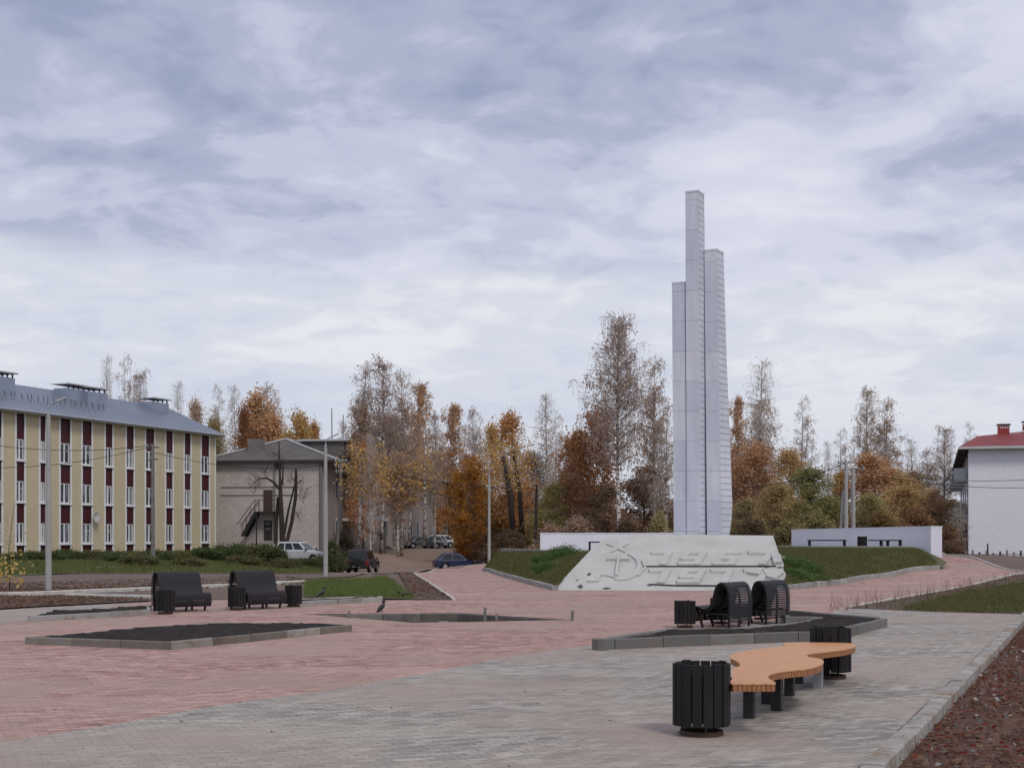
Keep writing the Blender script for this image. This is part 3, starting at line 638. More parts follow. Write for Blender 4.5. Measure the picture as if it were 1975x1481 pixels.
nine = lambda x, y: [[(x+205, y+14), (x+80, y+14), (x+52, y+64), (x+150, y+64)], [(x+212, y+14), (x+160, y+104), (x+30, y+104)]]
def one(x, y): return [[(x+35, y+14), (x+155, y+14), (x+110, y+104)]]
def six(x, y): return [[(x+255, y+14), (x+125, y+14), (x+70, y+104), (x+190, y+104), (x+215, y+62), (x+120, y+62)]]
def seven(x, y): return [[(x+40, y+14), (x+200, y+14), (x+135, y+104)]]
relief('numeral', one(790, 428), 17.5, z6); relief('numeral', nine(1008, 428), 17.5, z6); relief('numeral', six(1248, 428), 17.5, z6); relief('numeral', seven(1555, 428), 17.5, z6)
relief('numeral', one(775, 572), 17.5, z6); relief('numeral', nine(1000, 572), 17.5, z6); relief('numeral', [[(1300, 586), (1430, 586), (1385, 676)]], 17.5, z6); relief('numeral', seven(1520, 572), 17.5, z6)
m = MB(); relief('underline', [[(745, 549), (1200, 549), (1795, 548)]], 1.3, z6, .05, mt=M['crack']); relief('underline', [[(790, 692), (1010, 702), (1500, 704)]], 1.5, z6, .05, mt=M['crack'])
relief('raised_band', [[(735, 505), (760, 560), (700, 620)]], 5, z6, .05)
# star, hammer and sickle
m = MB(); sc = (1757, 694); ctr = z5(sc); pts = []
for k in range(10):
    an = -math.pi/2+k*math.pi/5; r = 24 if k % 2 == 0 else 9.5; pts.append((ctr[0]+math.cos(an)*r*.98, ctr[1]+math.sin(an)*r*.62))
c_ = sp(*ctr, .09); n_ = len(pts); base = [sp(*p) for p in pts]; mid = [p+sn*.05 for p in base]
m.add(base+mid+[c_], [(i, (i+1) % n_, n_+(i+1) % n_, n_+i) for i in range(n_)]+[(n_+i, n_+(i+1) % n_, 2*n_) for i in range(n_)]); finish(m, 'star', M['slab'], slab)
def arc(cx, cy, rx, ry, a0, a1, n=16): return [(cx+rx*math.cos(math.radians(a0+(a1-a0)*k/n)), cy+ry*math.sin(math.radians(a0+(a1-a0)*k/n))) for k in range(n+1)]
m = MB(); pa = arc(1775, 868, 168, 112, -66, 104, 20); q = [sp(*z5(p)) for p in pa]
vs = []; fs = []
for i, p in enumerate(q):
    t_ = (q[min(i+1, 20)]-q[max(i-1, 0)]).normalized(); s_ = t_.cross(sn); w_ = (.05+.16*math.sin(min(1, (i+1)/18)*math.pi*.62))
    vs += [p-s_*w_/2-sn*.02, p+s_*w_/2-sn*.02, p-s_*w_*.4+sn*.07, p+s_*w_*.4+sn*.07]
for i in range(20):
    o_ = i*4; fs += [(o_, o_+4, o_+6, o_+2), (o_+2, o_+6, o_+7, o_+3), (o_+3, o_+7, o_+5, o_+1), (o_+1, o_+5, o_+4, o_)]
m.add(vs, fs+[(0, 2, 3, 1), (80, 81, 83, 82)]); sick = finish(m, 'sickle', M['slab'], slab)
relief('sickle_handle', [[(1745, 968), (1650, 945), (1600, 945), (1580, 998), (1495, 1000)]], 5, z5, .06)
relief('hammer', [[(1672, 812), (1850, 812)], [(1768, 775), (1762, 812), (1742, 955)]], 6.5, z5, .09)
m = MB(); rs = random.Random(4)
for cx2, cy2, rr in ((1136.5, 1107, 4), (1119, 1130.5, 5.5), (1113, 1118.5, 2), (1170, 1134, 8), (1252, 1128, 5), (1497, 1074, 4), (1476, 1092, 12), (1504, 1094, 6)):
    n_ = 9; flat_ = .28 if cx2 > 1160 and cy2 > 1050 else .8
    m = MB(); m.add([sp(cx2+rr*math.cos(2*math.pi*k/n_)*rs.uniform(.6, 1.2), cy2+flat_*rr*math.sin(2*math.pi*k/n_)*rs.uniform(.5, 1.2), .014) for k in range(n_)], [tuple(range(n_))]); finish(m, 'broken_patch', M['crack'], slab)
# light raised splinters at the torn right edge
m = MB(); 
for tri in (((1470, 1100), (1512, 1108), (1495, 1120), (1478, 1116)), ((1440, 1108), (1472, 1099), (1466, 1112)), ((1486, 1070), (1505, 1074), (1508, 1088), (1492, 1090))):
    plane_prism(m, [sp(*p) for p in tri], -.02, .12)
finish(m, 'broken_edge', M['slab'], slab)
def pylon(levels, Y, label=None):
    """levels: (py, left px, near corner px, right px) from top to bottom; the front turns away to the left, the side to the right"""
    rings = []
    for py, pl_, pn, pr_ in levels[::-1]:
        z = PZ(py, Y); n_ = Vector((PX(pn, Y), Y, z)); l_ = Vector((PX(pl_, Y+.21), Y+.21, z)); r_ = Vector((PX(pr_, Y+.66), Y+.66, z)); rings.append([n_, r_, r_+l_-n_, l_])
    vs = [p for r in rings for p in r]; fs = [(3, 2, 1, 0)]; n = len(rings)-1
    for i in range(n):
        for k in range(4): fs.append((4*i+k, 4*i+(k+1) % 4, 4*i+4+(k+1) % 4, 4*i+4+k))
    fs.append((4*n, 4*n+1, 4*n+2, 4*n+3)); m = MB(); m.add(vs, fs); o = finish(m, 'pylon', M['pylon'], mon); o.data.materials.append(M['pylon_side'])
    for p in o.data.polygons:
        if p.normal.x > .5 or p.normal.x < -.75: p.material_index = 1
    r = rings[-1]; g = MB(); c = sum(r, Vector((0, 0, 0)))/4; e = [Vector((c.x+(p.x-c.x)*1.04, c.y+(p.y-c.y)*1.04, p.z)) for p in r]
    g.add([p-Vector((0, 0, .02)) for p in e]+[p+Vector((0, 0, .05)) for p in e], [(3,2,1,0),(4,5,6,7),(0,1,5,4),(1,2,6,5),(2,3,7,6),(3,0,4,7)]); cp = finish(g, 'cap', M['pylon'], o); return o
Yp = 53.6
pylon([(545, 1296, 1321.3, 1327), (700, 1297, 1322, 1328), (1075, 1300, 1325.5, 1331)], Yp+.28)
pylon([(369, 1322, 1347, 1358), (480, 1322, 1347.5, 1359.5), (1075, 1325.5, 1351, 1361)], Yp)
pylon([(482, 1358.5, 1383, 1395.5), (700, 1360.5, 1386, 1402), (860, 1362, 1388.5, 1408.5), (975, 1363.2, 1391, 1412.5), (1000, 1363.4, 1391.3, 1411), (1075, 1364, 1392, 1402)], Yp+.3)
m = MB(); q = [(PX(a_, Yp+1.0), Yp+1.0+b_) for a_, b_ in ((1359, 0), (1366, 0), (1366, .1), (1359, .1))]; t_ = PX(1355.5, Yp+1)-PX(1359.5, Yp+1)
m.add([(x, y, .9) for x, y in q]+[(x+t_, y, PZ(492, Yp+1)) for x, y in q], [(0,3,2,1),(4,5,6,7),(0,1,5,4),(1,2,6,5),(2,3,7,6),(3,0,4,7)]); finish(m, 'gap_shade_strip', M['gap_shade'], mon)  # added dark strip, its colour stands in for shade between the pylons
# ---------------------------------------------------------------- wavy bench, bins, curved benches
wb_top = [(1493, 1318), (1482, 1307), (1488, 1299), (1520, 1293), (1560, 1289), (1586, 1280), (1585, 1271), (1560, 1266), (1559, 1261), (1590, 1257), (1630, 1252), (1650, 1246), (1642, 1240), (1600, 1238.5), (1545, 1238.5), (1518, 1239), (1510, 1241), (1512, 1245), (1478, 1249), (1440, 1254), (1412, 1261), (1409, 1268), (1424, 1276), (1427, 1283), (1416, 1288), (1412, 1297), (1412, 1308), (1412, 1318)]
zs_ = .50
poly = [Vector(G(px, py, zs_).xy) for px, py in wb_top]
def smooth_closed(P_, k, sharp=()):
    out = []; n = len(P_)
    for i in range(n):
        p0, p1, p2, p3 = P_[i-1], P_[i], P_[(i+1) % n], P_[(i+2) % n]
        if i in sharp: out.append(p1); 
        for j in range(k):
            t = j/k
            if i in sharp and j == 0: continue
            if i in sharp or (i+1) % n in sharp and i in sharp: out.append(p1.lerp(p2, t)); continue
            out.append(.5*((2*p1)+(-p0+p2)*t+(2*p0-5*p1+4*p2-p3)*t*t+(-p0+3*p1-3*p2+p3)*t**3))
    return out
sp_ = smooth_closed(poly, 5, (len(poly)-1,)); cc = sum(sp_, Vector((0, 0)))/len(sp_)
wb = empty('wavy_bench', (cc.x, cc.y, 0), 0, 'long wavy wooden bench with orange brown top on dark posts', 'bench')
loc_ = [(p.x-cc.x, p.y-cc.y) for p in sp_]; loc_ = ccw(loc_)
def filled(poly, z0, z1, name, mt, par, bev=0.0, mt2=None):
    bm = bmesh.new(); vs = [bm.verts.new((x, y, z1)) for x, y in poly]
    es = [bm.edges.new((vs[i], vs[(i+1) % len(vs)])) for i in range(len(vs))]
    bmesh.ops.triangle_fill(bm, edges=es, use_beauty=True)
    r = bmesh.ops.extrude_face_region(bm, geom=bm.faces[:]); [setattr(v.co, 'z', z0) for v in r['geom'] if isinstance(v, bmesh.types.BMVert)]
    bmesh.ops.recalc_face_normals(bm, faces=bm.faces[:])
    me = bpy.data.meshes.new(name); bm.to_mesh(me); bm.free(); me.materials.append(mt)
    if mt2:
        me.materials.append(mt2)
        for p in me.polygons:
            if abs(p.normal.z) < .5: p.material_index = 1
    o = bpy.data.objects.new(name, me); C.objects.link(o); o.parent = par; return o
filled(loc_, zs_-.012, zs_, 'seat_boards', M['wood'], wb)
filled(offset_poly(loc_, .006), zs_-.075, zs_-.0125, 'seat_edge', M['woodedge'], wb)
legs = [((1445, 1385), 0), ((1498, 1370), 0), ((1479, 1357), 0), ((1523, 1342), 0), ((1578, 1327), 1), ((1500, 1338), 0), ((1592, 1306), 0), ((1540, 1318), 0), ((1560, 1297), 0)]
lp = []
for (px, py), lt in legs:
    g = G(px, py, 0); m = MB(); r = .055; m.box(-r, r, -r, r, 0, zs_-.13, rot_m((g.x-cc.x, g.y-cc.y, 0), -.39), b=.008); lp.append((g.x-cc.x, g.y-cc.y))
    m.build('leg', M['zinc'] if lt else M['metal_dark'], wb)
m = MB(); zb = zs_-.103
for a, b in ((0, 1), (1, 3), (3, 4), (0, 2), (2, 5), (5, 7), (7, 8), (4, 6), (8, 6), (2, 3)): m.bar((*lp[a], zb), (*lp[b], zb-.001), .07, .054)
m.bar((lp[0][0]-.75, lp[0][1], zb-.012), (lp[0][0]+.22, lp[0][1]-.02, zb-.012), .06, .078)
m.build('frame', M['metal_dark'], wb)
def make_bin(loc, label, rz=0.0):
    t = empty('litter_bin', loc, rz, label, 'litter bin', 'black slatted litter bins')
    R = .255; m = MB(); n = 16
    for k in range(n):
        a = 2*math.pi*k/n; w = .0455; zt = .685+(.012 if k % 4 == 1 else 0); m.box(-w, w, -.012, .012, .10, zt, rot_m((0, 0, 0), a) @ Matrix.Translation((0, -R+(.005 if k % 2 else -.005), 0)), b=.004)
    m.build('slats', M['black'], t)
    m = MB()
    for z in (.17, .60):
        pts = [(math.cos(2*math.pi*k/32)*(R-.018), math.sin(2*math.pi*k/32)*(R-.018), z) for k in range(33)]; m = MB(); m.tube(pts, .011, 6, False); m.build('hoop', M['metal_dark'], t, smooth=True)
    m = MB()   # open inner bucket
    ns = 28; r0 = R-.05
    for z, r in ((.13, r0*.9), (.13, r0*.9), (.58, r0), (.58, r0-.012), (.16, r0*.88)):
        m.v += [(math.cos(2*math.pi*k/ns)*r, math.sin(2*math.pi*k/ns)*r, z) for k in range(ns)]
    for i in range(4):
        for k in range(ns): m.f.append((i*ns+k, i*ns+(k+1) % ns, (i+1)*ns+(k+1) % ns, (i+1)*ns+k))
    m.f.append(tuple(range(ns-1, -1, -1))); m.build('bucket', M['metal_dark'], t, smooth='auto')
    m = MB(); rb = .205
    for z, r in ((.004, rb), (.052, rb), (.052, rb-.03), (.004, rb-.03)): m.v += [(math.cos(2*math.pi*k/ns)*r, math.sin(2*math.pi*k/ns)*r, z) for k in range(ns)]
    for i in range(4):
        for k in range(ns): m.f.append((i*ns+k, i*ns+(k+1) % ns, ((i+1) % 4)*ns+(k+1) % ns, ((i+1) % 4)*ns+k))
    m.build('base_ring', M['rust'], t, smooth='auto')
    for a in (.5, 2.6, 4.7):
        m = MB(); x, y = math.cos(a)*(rb-.015), math.sin(a)*(rb-.015); m.tube([(x, y, .045), (x*1.08, y*1.08, .2)], .012, 6); m.build('strut', M['metal_dark'], t)
    return t
b0 = make_bin(G(1353, 1417, 0), 'black slatted litter bin nearest the camera, at the near end of the wavy bench', .1)
def bin_at(px, py, rz, label, s=1.0, z=0, Y=None):
    l = G(px, py, z) if Y is None else Vector((PX(px, Y), Y, z)); return dup(b0, l, rz, s, label)
bin_at(1602, 0, .35, 'black slatted litter bin behind the far end of the wavy wooden bench', .98, 0, 18.25)
bin_at(319, 1184, .2, 'black slatted litter bin in front of the leftmost curved bench', .84)
bin_at(457, 1176, .4, 'black slatted litter bin between the two left curved benches', .83)
bin_at(566, 1170, .1, 'black slatted litter bin at the right end of the two left curved benches', .83)
bin_at(1321, 1210, .7, 'black slatted litter bin standing left of the two right curved benches', .80)
bin_at(1389, 1202, .2, 'black slatted litter bin seen through the nearer right curved bench', .80)
bin_at(1469, 1194, .5, 'black slatted litter bin behind the farther right curved bench', .80)
bin_at(1663, 0, .3, 'small black litter bin on the right terrace in front of the white wall', .9, ZR, 70.9)
prof = [(.03, .13), (.015, .35), (.01, .55), (.03, .72), (.08, .85), (.17, .935), (.27, .955), (.36, .91), (.42, .82), (.46, .70), (.50, .58), (.56, .47), (.64, .405), (.74, .385), (.84, .40), (.92, .43), (1.0, .435), (1.06, .39), (1.085, .30), (1.07, .19), (1.04, .13)]
def curve(P_, k):
    P_ = [Vector(p) for p in P_]; out = []
    for i in range(len(P_)-1):
        p0 = P_[max(i-1, 0)]; p1 = P_[i]; p2 = P_[i+1]; p3 = P_[min(i+2, len(P_)-1)]
        for j in range(k):
            t = j/k; out.append(.5*((2*p1)+(-p0+p2)*t+(2*p0-5*p1+4*p2-p3)*t*t+(-p0+3*p1-3*p2+p3)*t**3))
    return out+[P_[-1]]
def make_curved_bench(loc, rz, label, L=1.15):
    """slats run along local x; the seat faces local -y"""
    t = empty('curved_bench', loc, rz, label, 'bench', 'dark curved slat benches around the plaza')
    cu = curve(prof, 8); d = [0]
    for i in range(1, len(cu)): d.append(d[-1]+(cu[i]-cu[i-1]).length)
    def at(s_):
        for i in range(1, len(cu)):
            if s_ <= d[i]: u = (s_-d[i-1])/(d[i]-d[i-1]); return cu[i-1].lerp(cu[i], u), (cu[i]-cu[i-1]).normalized()
        return cu[-1], (cu[-1]-cu[-2]).normalized()
    ns = int(d[-1]/.0505); mb, ms = MB(), MB()
    for k in range(ns):
        p, tg = at((k+.5)*d[-1]/ns); hw = .0229 if p.x > .30 or p.y > .9 else .0190; nn = Vector((-tg.y, tg.x)); th = .022
        q = [p-tg*hw, p+tg*hw, p+tg*hw+nn*th, p-tg*hw+nn*th]; (mb if p.x < .3 else ms).add([(x, -a.x, a.y) for x in (-L/2, L/2) for a in q], [(0,1,2,3), (7,6,5,4), (4,5,1,0), (5,6,2,1), (6,7,3,2), (7,4,0,3)])
    mb.build('back_slats', M['slat'], t); ms.build('seat_slats', M['slat'], t)
    for x in (-L/2+.06, 0, L/2-.06):
        m = MB(); w = .022; ring = []
        for i in range(0, len(cu), 3):
            tg = (cu[min(i+1, len(cu)-1)]-cu[max(i-1, 0)]).normalized(); nn = Vector((-tg.y, tg.x)); a = cu[i]; b = cu[i]-nn*.055
            ring.append([(x-w, -a.x, a.y), (x+w, -a.x, a.y), (x+w, -b.x, b.y), (x-w, -b.x, b.y)])
        for r in ring: m.v += r
        for i in range(len(ring)-1):
            for k in range(4): m.f.append((4*i+k, 4*i+(k+1) % 4, 4*i+4+(k+1) % 4, 4*i+4+k))
        rib = finish(m, 'rib', M['black'], empty_zero); rib.parent = t
        for (ya, za), (yb, zb2) in (((.05, .40), (.06, 0)), ((.82, .36), (.66, .22)), ((.97, .39), (.80, 0))):
            if (ya, za) == (.82, .36): continue
            m = MB(); m.bar((x, -ya, za), (x, -yb, zb2), .04, .05); m.build('leg', M['black'], t)
        m = MB(); m.bar((x, -.07, .30), (x, -.90, .30), .03, .035); m.build('cross_bar', M['black'], t)
    return t
empty_zero = bpy.data.objects.new('origin', None)
th = math.radians(42)
cb = make_curved_bench(G(340, 1168, 0), th, 'leftmost dark curved slat bench with rolled back and seat', 1.17); cb.scale = (1, .86, 1)
g = G(294, 1178, 0); cb.location = (g.x+.55*math.cos(th), g.y+.55*math.sin(th), 0)
g = G(443, 1173, 0); dup(cb, (g.x+.55*math.cos(th), g.y+.55*math.sin(th), 0), th, (1, .86, 1), 'second dark curved slat bench from the left, between two bins')
def place_right2(px, py, label, a):
    g = G(px, py, 0); ar = math.radians(a); u = Vector((math.cos(ar), math.sin(ar)))
    # forward of the seat must be rotated +90 from u (pointing left/away): local -y = forward, so local x = -u
    return dup(cb, (g.x+u.x*.54, g.y+u.y*.54, 0), ar+math.pi, (.86, .80, .955), label)
place_right2(1406, 1212.5, 'nearer dark curved slat bench on the right, seen from behind', 54)
place_right2(1477, 1205.5, 'farther dark curved slat bench on the right, seen from behind', 50)
# ---------------------------------------------------------------- yellow apartment block
def facade_hit(E, d, px):
    """distance along d (2D) from E where the facade is seen at px"""
    k = (px-CX)/F; return (k*E.y-E.x)/(d.x-k*d.y)
fd_ = Vector((-.362, -.932)).normalized(); E1 = Vector((PX(415.5, 117.5), 117.5))
rz1 = math.atan2(fd_.y, fd_.x)
ap = empty('apartment_building', (E1.x, E1.y, 0), rz1, 'long cream and burgundy three storey apartment building with grey metal roof', 'building')
LEN = facade_hit(E1, fd_, -130); DEP = 11.0; ZB = .45; ZE = 10.35
cols = [(-14, 4, 1), (30, 48, 0), (76, 88.5, 0), (115, 136.5, 0), (157.5, 177.5, 1), (202, 217.5, 0), (242.7, 258.5, 0), (280, 298, 0), (319, 333.5, 0), (354.7, 368, 0), (387.5, 403.8, 1)]
spans = []
for a, b, k in cols:
    sa, sb = facade_hit(E1, fd_, b), facade_hit(E1, fd_, a); spans.append((sa, sb))
spans.sort()
m = MB(); x = 0
segs = []
for sa, sb in spans: segs.append((x, sa)); x = sb
segs.append((x, LEN))
for a, b in segs: m.box(a, b, -.25, 0, ZB, ZE)
m.box(0, .25, -DEP, -.251, ZB, ZE); m.box(LEN-.25, LEN, -DEP, -.251, ZB, ZE); m.box(.251, LEN-.251, -DEP, -DEP+.25, ZB, ZE)
m.v += [(0, -.3, ZE), (0, -DEP+.3, ZE), (0, -DEP/2, 12.9)]; n0 = len(m.v)-3; m.f.append((n0, n0+1, n0+2))
m.build('wall', M['cream'], ap)
m = MB()
for sa, sb in spans:
    for e in (sa-.06, sb-.06): m.box(e-.02, e+.14, .001, .035, ZB+.01, ZE-.01)
m.box(-.03, .10, -.05, .04, ZB+.01, ZE-.02); m.build('corner_trim', M['pvc'], ap)
WZ = [1.30, 4.20, 7.10]; WH = 1.47
for sa, sb in spans:
    for z0, z1 in ((ZB, WZ[0]), (WZ[0]+WH, WZ[1]), (WZ[1]+WH, WZ[2]), (WZ[2]+WH, ZE)):
        m = MB(); m.box(sa+.06, sb-.06, -.2, -.05, z0, z1); m.build('burgundy_panel', M['burgundy'], ap)
rw = random.Random(3)
for i, (sa, sb) in enumerate(spans):
    for j, z in enumerate(WZ):
        a, b = sa+.06, sb-.06; w = b-a; fr = .085; m = MB(); y0, y1 = -.16, -.08; mid = a+w*.5
        for q in ((a, b, z, z+fr), (a, b, z+WH-fr, z+WH), (a, a+fr, z+fr, z+WH-fr), (b-fr, b, z+fr, z+WH-fr), (mid-.065, mid+.065, z+fr, z+WH-fr)): m.box(q[0], q[1], y0, y1, q[2], q[3])
        if rw.random() < .35: m.box(a+fr, mid-.05, y0+.01, y1-.01, z+WH*.62, z+WH*.62+.05)
        wn = m.build('window', M['pvc'], ap)
        for u, v in ((a+fr, mid-.05), (mid+.05, b-fr)):
            m = MB(); m.box(u, v, -.15, -.13, z+fr, z+WH-fr); m.build('pane', M['glass2'] if rw.random() < .35 else M['glass'], wn)
        m = MB(); m.box(a-.1, b+.1, -.08, .12, z-.10, z-.001); m.build('sill', M['pvc'], wn)
        if rw.random() < .7:
            m = MB(); hw = rw.choice((.25, .35, .5)); 
            for k in range(8): 
                x = a+fr+(w*.5-.13)*k/8; m.box(x, x+.05, -.129, -.119, z+WH*(1-hw*1.6) if hw < .4 else z+.15, z+WH-.08)
            m.build('curtain', M['glass2'], wn)
OV = .55; m = MB(); zt = ZE+.02; zr = 13.05; x0, x1 = -.45, LEN+.3
def roofslab(m, yA, zA, yB, zB2, t=.09):
    m.add([(x0, yA, zA), (x1, yA, zA), (x1, yB, zB2), (x0, yB, zB2), (x0, yA, zA+t), (x1, yA, zA+t), (x1, yB, zB2+t), (x0, yB, zB2+t)], [(0,1,2,3)[::-1], (4,5,6,7), (0,1,5,4), (1,2,6,5), (3,2,6,7)[::-1], (3,0,4,7)])
roofslab(m, OV, zt+.08, -DEP/2, zr); roofslab(m, -DEP-OV, zt+.08, -DEP/2-.001, zr)
rf = finish(m, 'roof', M['roofmetal'], empty_zero); rf.parent = ap
m = MB(); 
for k in range(int((x1-x0)/.6)): 
    x = x0+.3+k*.6; m.bar((x, OV-.02, zt+.185), (x, -DEP/2, zr+.105), .025, .03)
m.build('roof_seams', M['roofmetal'], rf)
m = MB(); m.box(x0, x1, OV, OV+.05, zt-.06, zt+.16); m.box(x0, x1, .005, OV-.001, zt-.05, zt-.01); m.build('eave_board', M['trim'], rf)
m = MB(); m.tube([(x0, OV+.1, zt+.05), (x1, OV+.1, zt+.05)], .07, 8); m.build('gutter', M['roofmetal'], rf, smooth='auto')
rs = random.Random(9)
m = MB()
for k in range(21):
    x = facade_hit(E1, fd_, 22+k*10.4+rs.uniform(-2, 2)); yy = -1.5; zz = zt+.16+(OV-yy)/(DEP/2+OV)*(zr-zt); 
    m.bar((x, yy, zz-.05), (x, yy, zz+.55), .022); m.bar((x+.35, yy+.6, zz-.25), (x, yy, zz+.5), .015)
m.build('snow_guard', M['wire'], rf)
def slope_z(y): return zt+.16+(OV-y)/(DEP/2+OV)*(zr-zt-.08)
for pa, pb, yo, hh in ((-8, 29, -3.2, 1.25), (60, 90, -7.2, .95), (130, 165, -3.6, 1.2), (169, 206, -3.2, 1.1), (292, 328, -3.6, 1.1)):
    Es = E1+Vector((.932, -.362))*yo; xb, xa = facade_hit(Es, fd_, pa), facade_hit(Es, fd_, pb)
    xc = (xa+xb)/2; hw_ = min(xb-xa, 2.3)/2; xa, xb = xc-hw_, xc+hw_; m = MB(); ztop = zr-.28+hh*.8-.4+.1
    m.box(xa, xb, yo-1.3, yo, slope_z(yo)-.7, ztop-.25); sh = m.build('ventilation_shaft', M['shaft'], rf)
    m = MB(); m.box(xa-.15, xb+.15, yo-1.45, yo+.15, ztop+.04, ztop+.09); m.tube([(xa-.15, yo+.12, ztop+.09), (xb+.15, yo+.12, ztop+.07)], .07, 8)
    m.build('cap', M['palefascia'], sh)
    for k in range(4): m = MB(); x = xa+.2+(xb-xa-.4)*k/3; m.box(x-.05, x+.05, yo-.1, yo-.02, ztop-.249, ztop+.039); m.build('cap_post', M['wire'], sh)
m = MB(); xs = facade_hit(E1, fd_, 178); ns = 20
for k in range(4):
    r = .38*k/3; m.v += [(xs+r*math.cos(2*math.pi*i/ns), .42-.10*(1-(k/3)**2), 3.25+r*math.sin(2*math.pi*i/ns)) for i in range(ns)]
for k in range(3):
    for i in range(ns): m.f.append((k*ns+i, k*ns+(i+1) % ns, (k+1)*ns+(i+1) % ns, (k+1)*ns+i))
m.bar((xs, .33, 3.25), (xs, .0, 3.1), .05); m.bar((xs, .35, 2.9), (xs, .75, 3.1), .03); m.box(xs-.06, xs+.06, .70, .82, 3.05, 3.17)
dd = m.build('satellite_dish', M['palefascia'], ap, smooth='auto')
# ---------------------------------------------------------------- grey brick two storey building
E2 = Vector((PX(622, 120), 120)); dx = Vector((-.989, .15)).normalized(); gb = empty('brick_building', (E2.x, E2.y, 0), math.atan2(dx.y, dx.x),
    'old two storey grey brick building with weathered hip roof and outside stair', 'building')
Wd, LN, ze = 10.6, 56, 8.45
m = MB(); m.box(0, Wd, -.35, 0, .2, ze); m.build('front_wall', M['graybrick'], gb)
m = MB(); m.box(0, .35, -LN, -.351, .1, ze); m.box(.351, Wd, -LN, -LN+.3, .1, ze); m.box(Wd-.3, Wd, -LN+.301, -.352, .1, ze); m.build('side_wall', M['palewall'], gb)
ov = .55; rx = Wd*.42; zr2 = 10.55; hy = -3.4; m = MB()
c0 = [(-ov-.9, ov, ze), (Wd+ov, ov, ze), (Wd+ov, -LN-ov, ze), (-ov-.9, -LN-ov, ze)]; r0, r1 = (rx, hy, zr2), (rx, -LN+3, zr2)
m.add(c0+[r0, r1], [(0, 1, 4), (1, 2, 5, 4), (2, 3, 5), (3, 0, 4, 5)]); rg = finish(m, 'roof', M['slate'], empty_zero); rg.parent = gb
m = MB(); m.bar((c0[0][0], c0[0][1], ze+.06), (r0[0], r0[1], zr2+.06), .22, .12); m.bar((c0[1][0], c0[1][1], ze+.06), (r0[0], r0[1], zr2+.07), .22, .12); m.bar((rx, hy-.15, zr2+.08), (rx, -LN+3, zr2+.08), .2, .1)
m.build('hip_flashing', M['palefascia'], rg)
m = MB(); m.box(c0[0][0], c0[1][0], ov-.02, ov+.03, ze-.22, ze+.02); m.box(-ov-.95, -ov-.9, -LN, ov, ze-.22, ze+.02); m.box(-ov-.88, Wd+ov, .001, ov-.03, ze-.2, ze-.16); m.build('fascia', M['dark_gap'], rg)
m = MB(); m.box(rx+1.6, rx+2.7, -.9, -2.4, ze+.3, ze+2.0); ch = m.build('chimney', M['oldpost'], rg)
m = MB(); m.box(-.4, 3.6, -9, -5.5, zr2-1.5, zr2-.06); bx = m.build('roof_shed', M['slate'], rg)
m = MB(); m.box(-.7, 3.9, -9.2, -5.2, zr2-.05, zr2+.12); m.build('shed_roof', M['palefascia'], bx)
sc_ = 22.08
def lx(px): return (622-px)/sc_*1.0
def lz(py): return PZ(py, 120)
m = MB(); m.box(lx(522), lx(504), -.05, .06, lz(985), lz(944)); m.build('upper_door', M['brown_door'], gb)
m = MB(); m.box(lx(521), lx(504.5), -.05, .04, lz(1042), lz(1003)); dr = m.build('lower_door', M['dark_gap'], gb)
m = MB(); m.box(lx(519), lx(506.5), .041, .055, lz(1022), lz(1017)); m.box(lx(519), lx(506.5), .041, .055, lz(1012), lz(1006)); m.build('door_panel', M['oldpost'], dr)
m = MB(); m.box(lx(540), lx(529), -.05, .05, lz(904), lz(887)); m.build('hatch', M['brown_door'], gb)
m = MB(); m.tube([(lx(526.5), .12, ze-.2), (lx(526.5), .12, lz(1040))], .07, 6); m.tube([(lx(620), .1, ze-.2), (lx(620), .1, .4)], .16, 6); m.build('drain_pipe', M['oldpost'], gb)
m = MB(); zl = lz(986); xl0, xl1 = lx(540), lx(496)
m.box(xl0, xl1, .06, 1.25, zl-.12, zl); xs0, zs0 = lx(470), lz(1034)
for y in (.2, 1.15): m.bar((xl1, y, zl-.1), (xs0, y, zs0), .06, .28)
for k in range(12): t_ = k/11; m.box(xl1+(xs0-xl1)*t_-.14, xl1+(xs0-xl1)*t_+.14, .22, 1.12, zl-.1+(zs0-zl+.1)*t_, zl-.06+(zs0-zl+.1)*t_)
for y in (.15, 1.22):
    m.bar((xl1, y, zl+1.0), (xs0+.5, y, zs0+1.0), .045); 
    for t_ in (0, .33, .66, 1): m.bar((xl1+(xs0-xl1)*t_, y, zl+(zs0-zl)*t_), (xl1+(xs0-xl1)*t_, y, zl+1+(zs0-zl)*t_), .04)
m.bar((xl0, 1.22, zl+1.0), (xl1, 1.22, zl+1.0), .045); m.bar((xl0, 1.22, zl), (xl0, 1.22, zl+1.0), .045)
for xx in (xl0+.1, xl1-.1): m.bar((xx, 1.15, .6), (xx, 1.15, zl-.1), .1)
m.build('fire_stair', M['metal_dark'], gb)
m = MB()
for py in (938.5, 954): m.box(lx(575), lx(417), .002, .05, lz(py)-.04, lz(py)+.04)
m.build('brick_band', M['oldpost'], gb)
for k in range(14):
    for z in (1.9, 5.3):
        y = -4-k*3.7; m = MB(); m.box(-.05, -.02, y-1.5, y, z, z+1.5); fr = m.build('window', M['glass'], gb); m = MB()
        for a in ((y-1.55, y-1.45), (y-.05, y+.05), (y-.8, y-.7)): m.box(-.07, -.051, a[0], a[1], z-.05, z+1.55)
        m.build('frame', M['pvc'], fr)
m = MB(); m.box(-3.6, 0, -9.5, -4.2, 3.2, 3.45); cn = m.build('canopy', M['palefascia'], gb); m = MB()
for y in (-4.4, -9.3):
    m = MB(); m.box(-3.4, -3.2, y, y+.2, .2, 3.2); m.build('canopy_post', M['oldpost'], cn)
